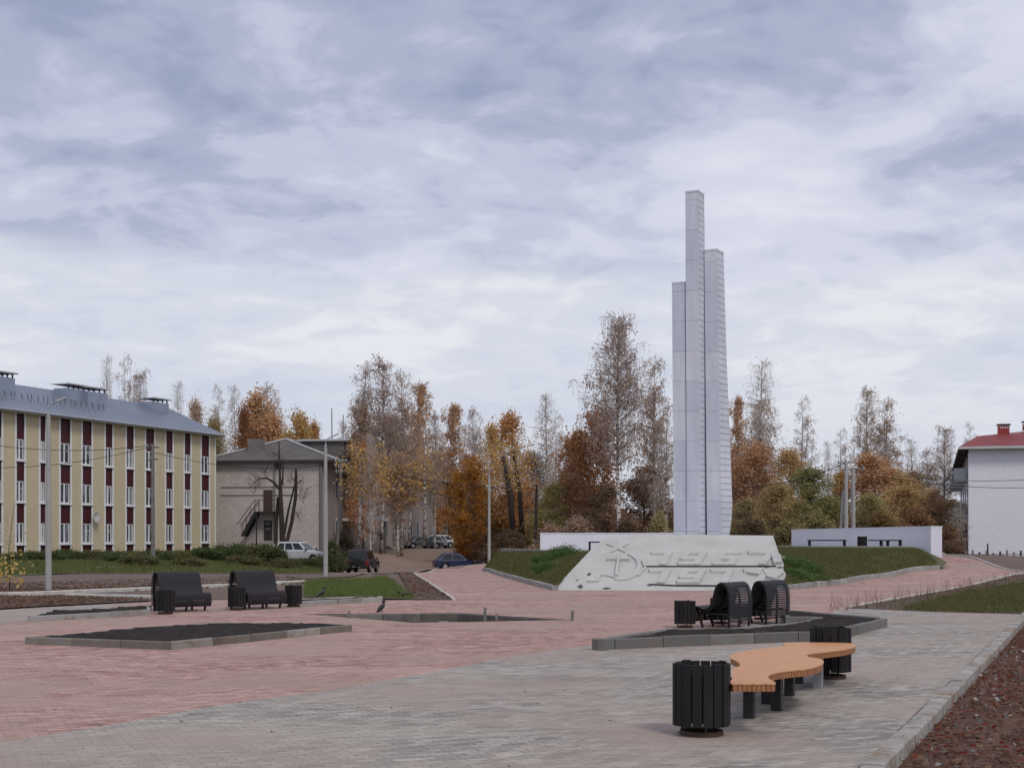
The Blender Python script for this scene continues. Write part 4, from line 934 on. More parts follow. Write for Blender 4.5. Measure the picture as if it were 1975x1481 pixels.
# ---------------------------------------------------------------- white building on the right
d3 = Vector((-.956, .293)).normalized(); C3 = Vector((PX(1868, 105), 105)); L3 = 16; E3 = C3-d3*L3
wbd = empty('white_building', (E3.x, E3.y, 0), math.atan2(d3.y, d3.x), 'large white building with a dark red roof and side balconies at the right edge', 'building')
ZE3 = 8.6; D3 = 34
m = MB(); m.box(0, L3, -.4, 0, -.3, ZE3); m.build('end_wall', M['whitewall'], wbd)
m = MB(); m.box(L3-.4, L3, -D3, -.401, -.3, ZE3); m.box(0, L3-.401, -D3, -D3+.4, -.3, ZE3); m.build('side_wall', M['whitewall'], wbd)
m = MB(); o3 = .75; xr = L3*.5; zr3 = ZE3+1.95
c = [(-o3, o3, ZE3), (L3+o3, o3, ZE3), (L3+o3, -D3, ZE3), (-o3, -D3, ZE3)]
zk = ZE3+.95; k = [(1.6, -2.2, zk+.5), (L3-.7, -1.3, zk), (L3-.7, -D3+2, zk), (1.6, -D3+2, zk)]; rr = [(xr, -7, zr3), (xr, -D3+8, zr3)]
m.add(c+k+rr, [(0,1,5,4), (1,2,6,5), (2,3,7,6), (3,0,4,7), (4,5,8), (5,6,9,8), (6,7,9), (7,4,8,9)])
r3 = finish(m, 'roof', M['redroof'], empty_zero); r3.parent = wbd
m = MB(); m.box(-o3, L3+o3, o3-.01, o3+.06, ZE3-.16, ZE3+.03); m.build('fascia', M['palefascia'], r3)
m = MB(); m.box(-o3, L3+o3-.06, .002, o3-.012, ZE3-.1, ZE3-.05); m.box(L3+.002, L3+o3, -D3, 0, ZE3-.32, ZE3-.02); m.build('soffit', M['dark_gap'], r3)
for pxc, w, z0, z1, yy in ((1922, .85, ZE3+.6, PZ(820, 106.5), -2.2), (1969, .5, ZE3+1.5, PZ(815, 108), -4), (1978, .6, ZE3+1.8, PZ(806, 109), -5.2)):
    x = L3-facade_hit(C3, -d3, pxc)-.6; m = MB(); m.box(x-w/2, x+w/2, yy-w/2, yy+w/2, z0, z1-.1); chm = m.build('chimney', M['redbrick'], r3)
    m = MB(); m.box(x-w/2-.08, x+w/2+.08, yy-w/2-.08, yy+w/2+.08, z1-.02, z1+.06); m.build('chimney_cap', M['brown_door'], chm)
    m = MB(); 
    for q in range(4): m.box(x-w/2+.1+q*.2*w, x-w/2+.1+q*.2*w+.08, yy+w/2+.001, yy+w/2+.01, z1-.28, z1-.18)
    m.build('smoke_opening', M['pvc'], chm)
for j, z in enumerate((.7, 3.5, 6.2)):
    for kk in range(4):
        y = -2.6-kk*7.5; m = MB(); m.box(L3+.001, L3+1.0, y-3.2, y, z-.12, z); bal = m.build('balcony', M['palefascia'], wbd)
        m = MB(); m.box(L3+.95, L3+1.0, y-3.2, y, z+.001, z+.95); m.box(L3+.1, L3+.949, y-.05, y, z+.001, z+.95); m.build('balcony_railing', M['oldpost'] if (j+kk) % 2 else M['zinc'], bal)
        m = MB(); m.box(L3+.002, L3+.04, y-2.8, y-.4, z+.1, z+2.0); m.build('balcony_window', M['glass'], bal)
m = MB(); m.box(L3+.05, L3+2.6, -9, -5.2, -.3, 2.3); pr = m.build('porch', M['redbrick'], wbd); m = MB(); m.box(L3, L3+2.9, -9.3, -4.9, 2.31, 2.5); m.build('porch_roof', M['redroof'], pr)
# a red house far behind
hh = empty('red_house', (PX(1462, 160), 160, .3), .1, 'small house with a pale red roof seen between the trees right of the pylons', 'house')
m = MB(); m.box(-3.2, 3.2, 0, 7, 0, 4.2); m.build('wall', M['palewall'], hh)
m = MB(); m.add([(-3.6, -.5, 4.1), (3.6, -.5, 4.1), (3.6, 7.5, 4.1), (-3.6, 7.5, 4.1), (-2.2, 3.5, 6.4), (2.2, 3.5, 6.4)], [(0,1,5,4), (1,2,5), (2,3,4,5), (3,0,4), (3,2,1,0)]); finish(m, 'roof', mat('faded_red_roof', (.33, .12, .12)), empty_zero).parent = hh
m = MB(); m.box(-1.6, -.5, -.05, -.01, 1.2, 2.6); m.box(.6, 1.7, -.05, -.01, 1.2, 2.6); m.build('window', M['glass'], hh)
# ---------------------------------------------------------------- lamp posts, poles, wires
def lamp_post(px, Y, label, armdir=1, base_z=None):
    z = hz(PX(px, Y), Y) if base_z is None else base_z
    t = empty('street_lamp', (PX(px, Y), Y, z), 0, label, 'street lamp', 'grey concrete street lamps')
    m = MB(); m.tube([(0, 0, -.3), (0, 0, 3), (0, 0, 6.0)], [.115, .095, .072], 12); m.build('pole', M['post'], t, smooth='auto')
    m = MB(); m.tube([(0, 0, 5.98), (0, 0, 6.15)], .05, 8); m.tube([(0, 0, 6.1), (armdir*.02, 0, 6.32), (armdir*.12, 0, 6.44), (armdir*.32, 0, 6.53)], .024, 7); m.build('arm', M['zinc'], t, smooth='auto')
    m = MB(); m.box(-.17, .17, -.07, .07, -.02, .035, rot_m((armdir*.46, 0, 6.59), 0, 0, -armdir*.42), b=.015); lm = m.build('lamp_head', M['palefascia'], t)
    m = MB(); m.box(-.12, .12, -.05, .05, -.027, -.021, rot_m((armdir*.46, 0, 6.59), 0, 0, -armdir*.42)); m.build('lens', M['lamp_clear'], lm)
    return t
lamp_post(93.5, 47.5, 'tall grey street lamp at far left, in front of the apartment building')
lamp_post(628, 64, 'grey street lamp standing in front of the grey brick building', 1)
lamp_post(943.5, 94, 'grey street lamp near the blue car, beside the orange trees', .15, hz(PX(943, 94), 94)-.08)
def pole(px, py_top, Y, r, label, mt, lean=0, arms=(), base=None, dirx=1):
    x = PX(px, Y); z = hz(x, Y) if base is None else base; H_ = PZ(py_top, Y)-z
    t = empty('utility_pole', (x, Y, z), 0, label, 'utility pole', None)
    m = MB(); m.tube([(0, 0, -.3), (lean*H_*.5, 0, H_*.5), (lean*H_, 0, H_)], [r*1.15, r, r*.85], 9); m.build('post', mt, t, smooth='auto')
    for dz, w in arms:
        m = MB(); m.bar((lean*H_-w, 0, H_-dz), (lean*H_+w, .1, H_-dz+.06), .09); am = m.build('cross_arm', M['oldpost'], t)
        for s_ in (-1, -.4, .4, 1):
            m = MB(); m.tube([(lean*H_+s_*w*.95, 0, H_-dz+.08), (lean*H_+s_*w*.95, 0, H_-dz+.24)], [.05, .03], 6); m.build('insulator', M['ceramic'], am)
    return t
pole(295, 856, 86, .13, 'grey utility pole in front of the apartment building', M['oldpost'], 0, ((.25, .35), (1.0, .3)))
pole(657, 888, 104, .13, 'old forked utility pole beside the brick building, with insulators', M['oldpost'], 0, ((.1, .4), (.5, .4), (.9, .35)))
pole(648, 915, 103, .10, 'weathered strut leaning on the old pole beside the brick building', M['oldpost'], .055)
pole(1032, 935, 108, .13, 'black wooden pole leaning among the orange trees left of the monument', M['bark'], .02)
pole(1632, 890, 92, .13, 'left and tallest concrete utility pole behind the right white wall', M['post'], 0, ((.1, .55),))
pole(1646, 902, 93, .14, 'right concrete utility pole with dark cross arm behind the right wall', M['post'], -.003, ((.15, .75), (.6, .35)))
pole(1619, 945, 92.4, .10, 'slanting concrete strut propping the poles behind the right white wall', M['post'], .055)
pole(641, 787, 170, .09, 'tall thin mast above the roof of the brick building', M['zinc'], -.004)
pole(662, 800, 175, .09, 'shorter thin mast right of the tall one over the brick building', M['zinc'], 0)
pole(1905, 1048, 84, .05, 'thin dark post by the hedge in front of the white building', M['bark'], 0)
def wire(a, b, sag, label, r=.018):
    a = Vector(a); b = Vector(b); pts = [a.lerp(b, i/16)-Vector((0, 0, sag*4*(i/16)*(1-i/16))) for i in range(17)]
    m = MB(); m.tube(pts, r, 4); tag(m.build('overhead_wire', M['wire']), label, 'wire', 'overhead wires')
wire(P(295, 858, 86), P(-90, 846, 80), .5, 'highest overhead wire crossing the apartment building to the left')
wire(P(295, 860, 86), P(-90, 900, 80), .5, 'lower overhead wire crossing the apartment building to the left')
wire(P(295, 872, 86), P(657, 892, 104), .7, 'overhead wire from the pole by the apartment block to the brick building')
wire(P(657, 892, 104), P(1290, 920, 108), 1.4, 'long overhead wire passing before the brown trees left of the pylons')
wire(P(657, 897, 104), P(1290, 1000, 108), 1.2, 'low overhead wire passing before the brown trees left of the pylons')
wire(P(1632, 893, 92), P(1395, 940, 100), .5, 'overhead wire from the twin poles toward the pylons', .03)
wire(P(1646, 905, 93), P(2100, 914, 88), .6, 'upper overhead wire in front of the white building')
wire(P(1646, 908, 93), P(2100, 934, 88), .6, 'lower overhead wire in front of the white building')
# ---------------------------------------------------------------- cars
def car(loc, rz, L, Wd, H, paint, kind, label):
    """local +x is the front; built of a lofted shell with real wheel arches"""
    t = empty('parked_car', loc, rz, label, 'car', 'parked cars')
    hw = Wd/2; zb = .24 if kind != 'suv' else .34; bl = H*(.56 if kind == 'suv' else .58); hl = L/2; wr_ = .36 if kind == 'suv' else .31
    wx = (-hl*.60, hl*.64)
    fr_h = bl*.93; hood = bl*.97
    # side outline with wheel arches
    top = {'suv': [(-hl, zb+.18), (-hl, bl*.95), (-hl+.06, bl), (-.0, bl+.02), (hl*.30, bl), (hl*.92, hood-.06), (hl, bl*.78), (hl, zb+.15)],
           'hatch': [(-hl, zb+.2), (-hl+.02, bl*.92), (-hl+.1, bl), (hl*.30, bl), (hl*.88, bl*.82), (hl, bl*.62), (hl, zb+.1)],
           'wagon': [(-hl, zb+.2), (-hl, bl*.95), (-hl+.05, bl), (hl*.32, bl), (hl*.90, bl*.84), (hl, bl*.64), (hl, zb+.1)],
           'sedan': [(-hl, zb+.15), (-hl+.02, bl*.90), (-hl+.1, bl*.98), (hl*.30, bl), (hl*.90, bl*.82), (hl, bl*.62), (hl, zb+.1)]}[kind]
    out = [(x, z) for x, z in top]
    def archpts(cx): return [(cx+(wr_+.07)*math.cos(a), max(zb, wr_+(wr_+.07)*math.sin(a))) for a in [math.radians(d) for d in range(0, 181, 20)]]
    bottom = [(hl-.12, zb)]+[p for p in archpts(wx[1])]+archpts(wx[0])+[(-hl+.12, zb)]
    poly = out+bottom
    bm = bmesh.new(); n = len(poly)
    def ring(y, sx, sz): return [bm.verts.new((x*sx, y, zb+(z-zb)*sz)) for x, z in poly]
    R = [ring(-hw+.0, .985, .965), ring(-hw*.86, 1, 1), ring(hw*.86, 1, 1), ring(hw, .985, .965)]
    for a, b in zip(R[:-1], R[1:]):
        for i in range(n): bm.faces.new((a[i], a[(i+1) % n], b[(i+1) % n], b[i]))
    for r in (R[0], R[-1]): 
        bmesh.ops.triangle_fill(bm, edges=[e for e in bm.edges if e.verts[0] in r and e.verts[1] in r], use_beauty=True)
    bmesh.ops.recalc_face_normals(bm, faces=bm.faces[:]); me = bpy.data.meshes.new('body'); bm.to_mesh(me); bm.free(); me.materials.append(paint)
    body = bpy.data.objects.new('body', me); C.objects.link(body); body.parent = t
    cab = {'suv': ((-hl+.04, -hl+.20), (hl*.34, hl*.08)), 'hatch': ((-hl+.12, -hl*.62), (hl*.36, hl*.02)), 'wagon': ((-hl+.06, -hl*.84), (hl*.38, hl*.04)), 'sedan': ((-hl*.66, -hl*.38), (hl*.36, hl*.04))}[kind]
    (rb0, rt0), (fb0, ft0) = cab; w0, w1 = hw*.93, hw*.74; z0, z1 = bl-.02, H
    pts = lambda x, w, z: [(x, -w, z), (x, w, z)]
    q = [(rb0, -w0, z0), (fb0, -w0, z0), (fb0, w0, z0), (rb0, w0, z0), (rt0, -w1, z1-.05), (ft0, -w1, z1-.05), (ft0, w1, z1-.05), (rt0, w1, z1-.05), (rt0+.12, -w1*.85, z1), (ft0-.15, -w1*.85, z1), (ft0-.15, w1*.85, z1), (rt0+.12, w1*.85, z1)]
    m = MB(); m.add(q, [(0,1,5,4), (1,2,6,5), (2,3,7,6), (3,0,4,7), (4,5,9,8), (5,6,10,9), (6,7,11,10), (7,4,8,11), (8,9,10,11)]); m.build('cabin', paint, t)
    V = [Vector(p) for p in q]
    def pane(a, b, c_, d_, name, u0, u1, v0, v1, par=t, mt=M['carglass'], off=.008):
        nn = (b-a).cross(d_-a).normalized(); f = lambda u, v: (a.lerp(b, u)).lerp(d_.lerp(c_, u), v)+nn*off
        m = MB(); qq = [f(u0, v0), f(u1, v0), f(u1, v1), f(u0, v1)]; m.add(qq+[p-nn*(off+.01) for p in qq], [(0,1,2,3), (0,4,5,1), (1,5,6,2), (2,6,7,3), (3,7,4,0)]); m.build(name, mt, par)
    for a, b, c_, d_ in ((V[0], V[1], V[5], V[4]), (V[2], V[3], V[7], V[6])):
        fl = a is V[2]
        segs_ = ((.08, .30), (.34, .60), (.64, .93)) if kind in ('suv', 'wagon') else ((.10, .47), (.52, .92))
        for s0, s1 in segs_: pane(a, b, c_, d_, 'side_window', *( (1-s1, 1-s0) if fl else (s0, s1)), .14, .9)
    pane(V[1], V[2], V[6], V[5], 'windscreen', .07, .93, .1, .93); pane(V[3], V[0], V[4], V[7], 'rear_window', .09, .91, .16, .9)
    for sx in wx:
        for sy in (-1, 1):
            m = MB(); y = sy*(hw-.12); m.tube([(sx, y-.10, wr_), (sx, y-.07, wr_), (sx, y+.07, wr_), (sx, y+.10, wr_)], [wr_*.93, wr_, wr_, wr_*.93], 20); w_ = m.build('wheel', M['tyre'], t, smooth='auto')
            m = MB(); m.tube([(sx, y+sy*.085, wr_), (sx, y+sy*.112, wr_)], [wr_*.62, wr_*.52], 14); m.build('rim', M['rim'], w_, smooth='auto')
    m = MB(); m.box(hl-.09, hl+.05, -hw*.95, hw*.95, zb+.02, zb+.24, b=.03); m.build('bumper', M['plastic'] if kind in ('suv', 'hatch') else paint, t)
    m = MB(); m.box(-hl-.05, -hl+.09, -hw*.95, hw*.95, zb+.04, zb+.26, b=.03); m.build('bumper', M['plastic'] if kind in ('suv', 'hatch') else paint, t)
    for sy in (-1, 1):
        m = MB(); m.box(hl-.06, hl+.015, sy*hw*.78-.17, sy*hw*.78+.17, bl*.60, bl*.60+.15, b=.02); m.build('headlight', M['lamp_clear'], t)
        m = MB(); m.box(-hl-.015, -hl+.05, sy*hw*.86-.09, sy*hw*.86+.09, bl*.62, bl*.62+(.34 if kind in ('suv', 'wagon') else .18), b=.015); m.build('tail_light', M['lamp_red'], t)
        m = MB(); m.box(fb0-.12, fb0+.0, sy*(hw+.05)-.08, sy*(hw+.05)+.08, bl+.02, bl+.15, b=.02); m.build('mirror', M['plastic'], t)
    m = MB(); m.box(-hl-.065, -hl-.051, -.26, .26, zb+.10, zb+.21); m.build('number_plate', M['plate'], t)
    if kind == 'suv':
        m = MB(); m.tube([(-hl-.22, -.05, bl*.86), (-hl-.18, -.05, bl*.86), (-hl-.02, -.05, bl*.86)], [.25, .33, .33], 20); m.build('spare_wheel', M['tyre'], t, smooth='auto')
    if kind in ('suv', 'wagon'):
        for sy in (-1, 1):
            m = MB(); m.tube([(rt0+.2, sy*w1*.82, H-.01), (rt0+.26, sy*w1*.82, H+.055), (ft0-.3, sy*w1*.82, H+.055), (ft0-.22, sy*w1*.82, H-.01)], .017, 6); m.build('roof_rail', M['plastic'], t)
    return t
def car_at(px, Y, rz, *a, z=None): x = PX(px, Y); return car((x, Y, hz(x, Y)+.05 if z is None else z), math.radians(rz), *a)
car_at(699, 96, 84, 3.7, 1.70, 1.63, M['cardark'], 'suv', 'dark plum off road car with spare wheel on its tail, on the dirt road', z=-.73)
car_at(884, 112, 12, 4.0, 1.62, 1.38, M['carblue'], 'hatch', 'blue hatchback standing below the far edge of the red path', z=-.93)
car_at(583, 107, -18, 4.2, 1.72, 1.62, M['carwhite'], 'wagon', 'white estate car half hidden behind weeds by the brick building', z=-.22)
car_at(815, 152, 20, 4.4, 1.70, 1.36, M['cargrey'], 'sedan', 'dark grey saloon parked first in the row by the far yard')
car_at(843, 156, 25, 4.1, 1.68, 1.45, M['carsilver'], 'hatch', 'silver hatchback parked between the grey saloon and a white car')
car_at(862, 160, 20, 4.1, 1.68, 1.5, M['carwhite'], 'wagon', 'white car parked last in the row by the far yard')
# arched shed and an old boat hull in the yard
t = empty('arched_shelter', (PX(800, 163), 163, .3), 0, 'dark arched metal shelter with grey front behind the parked cars', 'shelter')
m = MB(); n_ = 14
for y in (0, 3): m.v += [(1.15*math.cos(math.pi*k/n_), y, 2.0*math.sin(math.pi*k/n_)**.9 if 0 < k < n_ else 0) for k in range(n_+1)]
m.f = [(k, k+1, n_+2+k, n_+1+k) for k in range(n_)]; m.build('arch', M['metal_dark'], t)
m = MB(); m.v = [(1.0*math.cos(math.pi*k/n_), .12, 1.75*math.sin(math.pi*k/n_)) for k in range(n_+1)]; m.f = [tuple(range(n_+1))]; m.build('front_panel', M['cargrey'], t)
t = empty('scrap_hull', (PX(731, 143), 143, hz(PX(731, 143), 143)), .3, 'low dark upturned boat lying in front of the birch trunks', 'boat')
m = MB(); m.add([(-1.3, -.5, 0), (1.2, -.5, 0), (1.5, 0, .15), (1.2, .5, 0), (-1.3, .5, 0), (-1.1, -.25, .5), (.9, -.2, .42), (.9, .2, .42), (-1.1, .25, .5)], [(0,1,6,5), (1,2,7,6), (2,3,7), (3,4,8,7), (4,0,5,8), (5,6,7,8)]); m.build('hull', M['bark'], t); m = MB(); m.bar((-1.2, 0, .52), (1.0, 0, .44), .06); m.build('keel', M['kerb'], t)
# low fence before the white building
ft = empty('low_fence', (PX(1900, 84), 84, hz(PX(1900, 84), 84)), 0, 'low grey fence of pickets at the foot of the white building', 'fence')
for k in range(16):
    x = -1.6+k*.42; m = MB(); m.box(x-.05, x+.05, -.03, .03, 0, (.28+.16*((k*7) % 5)/4), b=.0); m.build('picket', M['oldpost'] if k % 3 else M['bark'], ft)
m = MB(); m.box(-1.8, 5,   .031, .07, .14, .19); m.build('rail', M['oldpost'], ft)
# ---------------------------------------------------------------- crows
def crow(px, py, z, rz, s, pitch, label):
    g = G(px, py, z); t = empty('crow', g, math.radians(rz), label, 'crow', 'hooded crows on the plaza'); t.scale = (s, s, s)
    Mx = rot_m((0, 0, .155), 0, 0, -math.radians(pitch))
    m = MB(); pts = [(-.30, 0, -.04), (-.20, 0, -.02), (-.11, 0, 0), (-.03, 0, .005), (.05, 0, .01), (.11, 0, .035), (.145, 0, .075)]
    m.tube([Mx @ Vector(p) for p in pts], [.012, .03, .062, .082, .078, .056, .042], 12); m.build('body', M['crowgrey'], t, smooth=True)
    m = MB(); hd = Mx @ Vector((.165, 0, .105)); m.tube([Mx @ Vector((.135, 0, .06)), hd-Vector((.012, 0, .01)), hd+Vector((.018, 0, .008)), hd+Vector((.04, 0, .004)), hd+Vector((.06, 0, -.004)), hd+Vector((.10, 0, -.018))], [.04, .044, .042, .03, .014, .003], 12); m.build('head', M['crowblack'], t, smooth=True)
    for sy in (-1, 1):
        m = MB(); m.tube([Mx @ Vector(p) for p in ((.06, sy*.065, .02), (0, sy*.082, .01), (-.10, sy*.068, -.005), (-.22, sy*.025, -.02), (-.30, sy*.01, -.035))], [.022, .032, .030, .018, .006], 8); m.build('wing', M['crowblack'], t, smooth=True)
        m = MB(); m.tube([(.0, sy*.03, .11), (.008, sy*.03, .05), (.0, sy*.032, .004)], [.014, .006, .005], 6)
        for a in (-.5, 0, .5, 3.1): m.tube([(0, sy*.032, .005), (.035*math.cos(a), sy*.032+.035*math.sin(a), .003)], [.005, .003], 5)
        m.build('leg', M['crowblack'], t)
    m = MB(); m.add([Mx @ Vector(p) for p in ((-.20, -.025, -.015), (-.20, .025, -.015), (-.38, .035, -.05), (-.38, -.035, -.05), (-.20, -.025, -.03), (-.20, .025, -.03), (-.38, .035, -.058), (-.38, -.035, -.058))], [(0,1,2,3), (7,6,5,4), (0,4,5,1), (1,5,6,2), (2,6,7,3), (3,7,4,0)]); m.build('tail', M['crowblack'], t)
crow(736, 1180, 0, 25, .78, 40, 'crow standing upright at the far rim of the central pit')
crow(621, 1151, .1, 20, .80, 30, 'crow on the grass edge behind the short flower bed')
crow(779, 1153, 0, 200, .78, -12, 'crow stooping to peck where dark soil meets the red paving')
# ---------------------------------------------------------------- trees
def rand_quads(rs, P_, size, flat=0.0, asp=1.0):
    n = len(P_); a = rs.normal(size=(n, 3)); b = rs.normal(size=(n, 3)); a /= np.linalg.norm(a, axis=1)[:, None]
    b -= a*(a*b).sum(1)[:, None]; b /= np.linalg.norm(b, axis=1)[:, None]; s_ = size*(.6+.8*rs.rand(n))[:, None]*.5
    a = a*s_; b = b*s_*asp; return np.stack([P_-a-b, P_+a-b, P_+a+b, P_-a+b], 1)
def strands(rs, P0, P1, w):
    d = P1-P0; n = len(P0); r = rs.normal(size=(n, 3)); s_ = np.cross(d, r); s_ /= np.linalg.norm(s_, axis=1)[:, None]+1e-9; s_ = s_*w*.5
    return np.stack([P0-s_, P0+s_, P1+s_*.4, P1-s_*.4], 1)
class Tree:
    pass
def birch_mesh(seed, H=16., R=2.6, cb=.22, nb=46, leafn=3500, leaf=.11, lean=.0, top=.35, forks=1, tw=.024, leafzone=(0, 1)):
    rs = np.random.RandomState(seed); T = Tree(); tm, bm_, = MB(), MB(); SP0, SP1, SW = [], [], []; LP = []
    for f in range(forks):
        fx = (rs.rand()-.5)*.12*f; Hf = H*(1-.13*f); pts = []; x = y = 0; dx_, dy_ = lean+fx, (rs.rand()-.5)*.05
        for i in range(11):
            t = i/10; pts.append(np.array([dx_*t*Hf+.12*math.sin(3*t+seed)*t, dy_*t*Hf+.1*math.sin(4*t+f), t*Hf]))
        r0 = .0095*H*(1-.25*f); tm.tube(pts, [max(.012, r0*(1-.93*i/10)) for i in range(11)], 7)
        pa = np.array(pts); n = nb//forks
        for k in range(n):
            t = cb+(.97-cb)*((k+rs.rand())/n)**.9; base = np.array([np.interp(t, np.linspace(0, 1, 11), pa[:, q]) for q in range(3)])
            u = (t-cb)/(1-cb); pr = min(1, .45+u/.28*.55)*(1-max(0, u-.1)/.9)**.95*.95+.07; Lb = R*pr*(.65+.6*rs.rand()); az = k*2.4+rs.rand()*.9
            el = math.radians(38+22*rs.rand()+18*u); h_ = np.array([math.cos(az), math.sin(az), 0]); bp = [base]
            for j in range(1, 6):
                s_ = j/5; e = el*(1-.75*s_); bp.append(bp[-1]+(h_*math.cos(e)+np.array([0, 0, math.sin(e)]))*Lb/5+rs.normal(size=3)*.05)
            rb_ = r0*.33*(1-.6*u); bm_.tube(bp, [rb_, rb_*.8, rb_*.6, rb_*.42, rb_*.28, .008], 4, False)
            bp = np.array(bp); m_ = max(4, int(13*pr))
            for q in range(m_):
                s_ = .18+.82*(q+rs.rand())/m_; b0_ = np.array([np.interp(s_, np.linspace(0, 1, 6), bp[:, c]) for c in range(3)])
                d = h_*.5+rs.normal(size=3)*.75; d[2] = abs(d[2])*.6+.15; d /= np.linalg.norm(d); ln = (.35+.5*rs.rand())*R*.32; b1 = b0_+d*ln; SP0.append(b0_); SP1.append(b1); SW.append(tw*1.2)
                b2 = b1+d*np.array([1, 1, .1])*ln*.35; SP0.append(b1); SP1.append(b2); SW.append(tw)
                for z in range(4):
                    a = b0_+(b2-b0_)*rs.uniform(.2, 1); hang = rs.uniform(.35, 1.15)*R*.22; mid = a+np.array([rs.normal()*.12, rs.normal()*.12, -hang*.35]); e_ = mid+np.array([rs.normal()*.09, rs.normal()*.09, -hang])
                    SP0 += [a, mid]; SP1 += [mid, e_]; SW += [tw*.8, tw*.7]
                    if leafzone[0] <= u <= leafzone[1]: LP += [a, mid, e_, (mid+e_)/2]
    SP0, SP1, SW = map(np.array, (SP0, SP1, SW)); bm_.quads(strands(rs, SP0, SP1, SW[:, None]))
    LP = np.array(LP) if len(LP) else np.zeros((0, 3))
    lm = None
    if leafn and len(LP):
        # leaves gather in patches
        cen = LP[rs.randint(len(LP), size=34)]; dd = ((LP[:, None]-cen[None])**2).sum(-1).min(1); w = np.exp(-dd/(R*.25)**2)+.15; w /= w.sum()
        q = LP[rs.choice(len(LP), leafn, p=w)]+rs.normal(size=(leafn, 3))*.12; lm = MB().quads(rand_quads(rs, q, leaf*.8))
    T.parts = (tm, bm_, lm); return T
def broad_mesh(seed, H=11., R=3., cb=.12, leafn=16500, leaf=.12, cone=0.0, ncl=110, dens=1.0, trunk=True, open_=.0):
    rs = np.random.RandomState(seed); T = Tree(); tm, bm_, lm = MB(), MB(), MB()
    pts = [(.15*math.sin(i+seed), .12*math.cos(i*1.3), H*.92*i/8) for i in range(9)]; r0 = .014*H; tm.tube(pts, [max(.02, r0*(1-.9*i/8)) for i in range(9)], 7)
    cl = []
    while len(cl) < ncl:
        z = rs.rand(); rr_ = (1-z)**.6*(1.0) if cone else math.sin(math.pi*min(1, (z*.86+.12)))**.7
        if cone: rr_ = (1-z)**.8*.95+.08
        a = rs.rand()*2*math.pi; r = R*rr_*math.sqrt(rs.rand())*(.78+.34*math.sin(3*a+seed+5*z)*.5+.2*rs.rand()); cl.append((r*math.cos(a), r*math.sin(a), H*(cb+(1-cb)*z)+rs.normal()*.15))
    cl = np.array(cl)
    for c in cl:
        zb_ = max(H*cb*.8, c[2]-math.hypot(c[0], c[1])*.9-.3); t = min(.98, zb_/(H*.92)); b = np.array([np.interp(t*8, range(9), [p[k] for p in pts]) for k in range(3)]); mid = (b+c)/2+np.array([0, 0, .1]); bm_.tube([b, mid, c], [r0*.3, r0*.2, .012], 4, False)
    SP0 = np.repeat(cl, 16, 0); n = len(SP0); d = rs.normal(size=(n, 3)); d[:, 2] = np.abs(d[:, 2])*.8-.1; SP1 = SP0+d*R*.16; bm_.quads(strands(rs, SP0, SP1, .02))
    w = rs.rand(ncl)**1.2+.15; w /= w.sum(); idx = rs.choice(ncl, leafn, p=w); q = cl[idx]+rs.normal(size=(leafn, 3))*R*np.array([.145, .145, .13]); q[:, 2] = np.maximum(q[:, 2], .15)
    lm.quads(rand_quads(rs, q, leaf)); T.parts = (tm, bm_, lm); return T
def tree_root(T, name, trunk_m, branch_m, leaf_m, cat='tree'):
    t = empty(name, (0, 0, -50), 0, 'x', cat); tm, bm_, lm = T.parts
    o = tm.build('trunk', trunk_m, t, smooth=True); o = bm_.build('branches', branch_m, t)
    if lm is not None: c = lm.build('crown', leaf_m, t); c.color = (.2, .08, .03, 1)
    return t
PR = {}
def kinds():
    k = {}
    k['b_bare'] = tree_root(birch_mesh(1, 16, 2.7, .2, 60, 900, leafzone=(0, .8), tw=.030), 'birch_tree', M['birch'], M['twig_pale'], M['leaf'])
    k['b_bare2'] = tree_root(birch_mesh(2, 15, 2.3, .25, 56, 1300, forks=2, tw=.030), 'birch_tree', M['birch'], M['twig_pale'], M['leaf'])
    k['b_thin'] = tree_root(birch_mesh(3, 17, 3.0, .3, 66, 3400, tw=.030), 'birch_tree', M['birch'], M['twig'], M['leaf'])
    k['b_thin2'] = tree_root(birch_mesh(4, 16, 2.9, .25, 64, 3900, forks=2, tw=.030), 'birch_tree', M['birch'], M['twig'], M['leaf'])
    k['b_big'] = tree_root(birch_mesh(5, 17.5, 3.5, .36, 96, 4600, tw=.032, top=.9), 'birch_tree', M['birch'], M['twig'], M['leaf'])
    k['b_dense'] = tree_root(birch_mesh(6, 14, 2.8, .2, 64, 9000, leaf=.12, tw=.030), 'birch_tree', M['birch'], M['twig'], M['leaf'])
    k['broad'] = tree_root(broad_mesh(11, 11, 3.0), 'broadleaf_tree', M['bark'], M['twig'], M['leaf'])
    k['broad2'] = tree_root(broad_mesh(12, 11, 3.0, .1, 12500, .115, 0, 90), 'broadleaf_tree', M['bark'], M['twig'], M['leaf'])
    k['sparse'] = tree_root(broad_mesh(13, 11, 3.0, .25, 7500, .115, 0, 80), 'broadleaf_tree', M['bark'], M['twig'], M['leaf'])
    k['cone'] = tree_root(broad_mesh(14, 12, 2.6, .05, 22000, .105, 1, 130), 'conical_tree', M['bark'], M['twig'], M['leaf'])
    k['bush'] = tree_root(broad_mesh(15, 4, 2.2, .02, 7000, .12, 0, 70), 'bush', M['bark'], M['twig'], M['leaf'], 'bush')
    return k
PR = kinds(); used_t = set()
SZ = {}
for k_, r_ in PR.items():
    P_ = np.concatenate([np.array([v.co[:] for v in c.data.vertices]) for c in r_.children if not c.name.startswith('trunk')]); SZ[k_] = (float(np.percentile(P_[:, 2], 99.9)), float(np.percentile(np.hypot(P_[:, 0], P_[:, 1]), 90)))
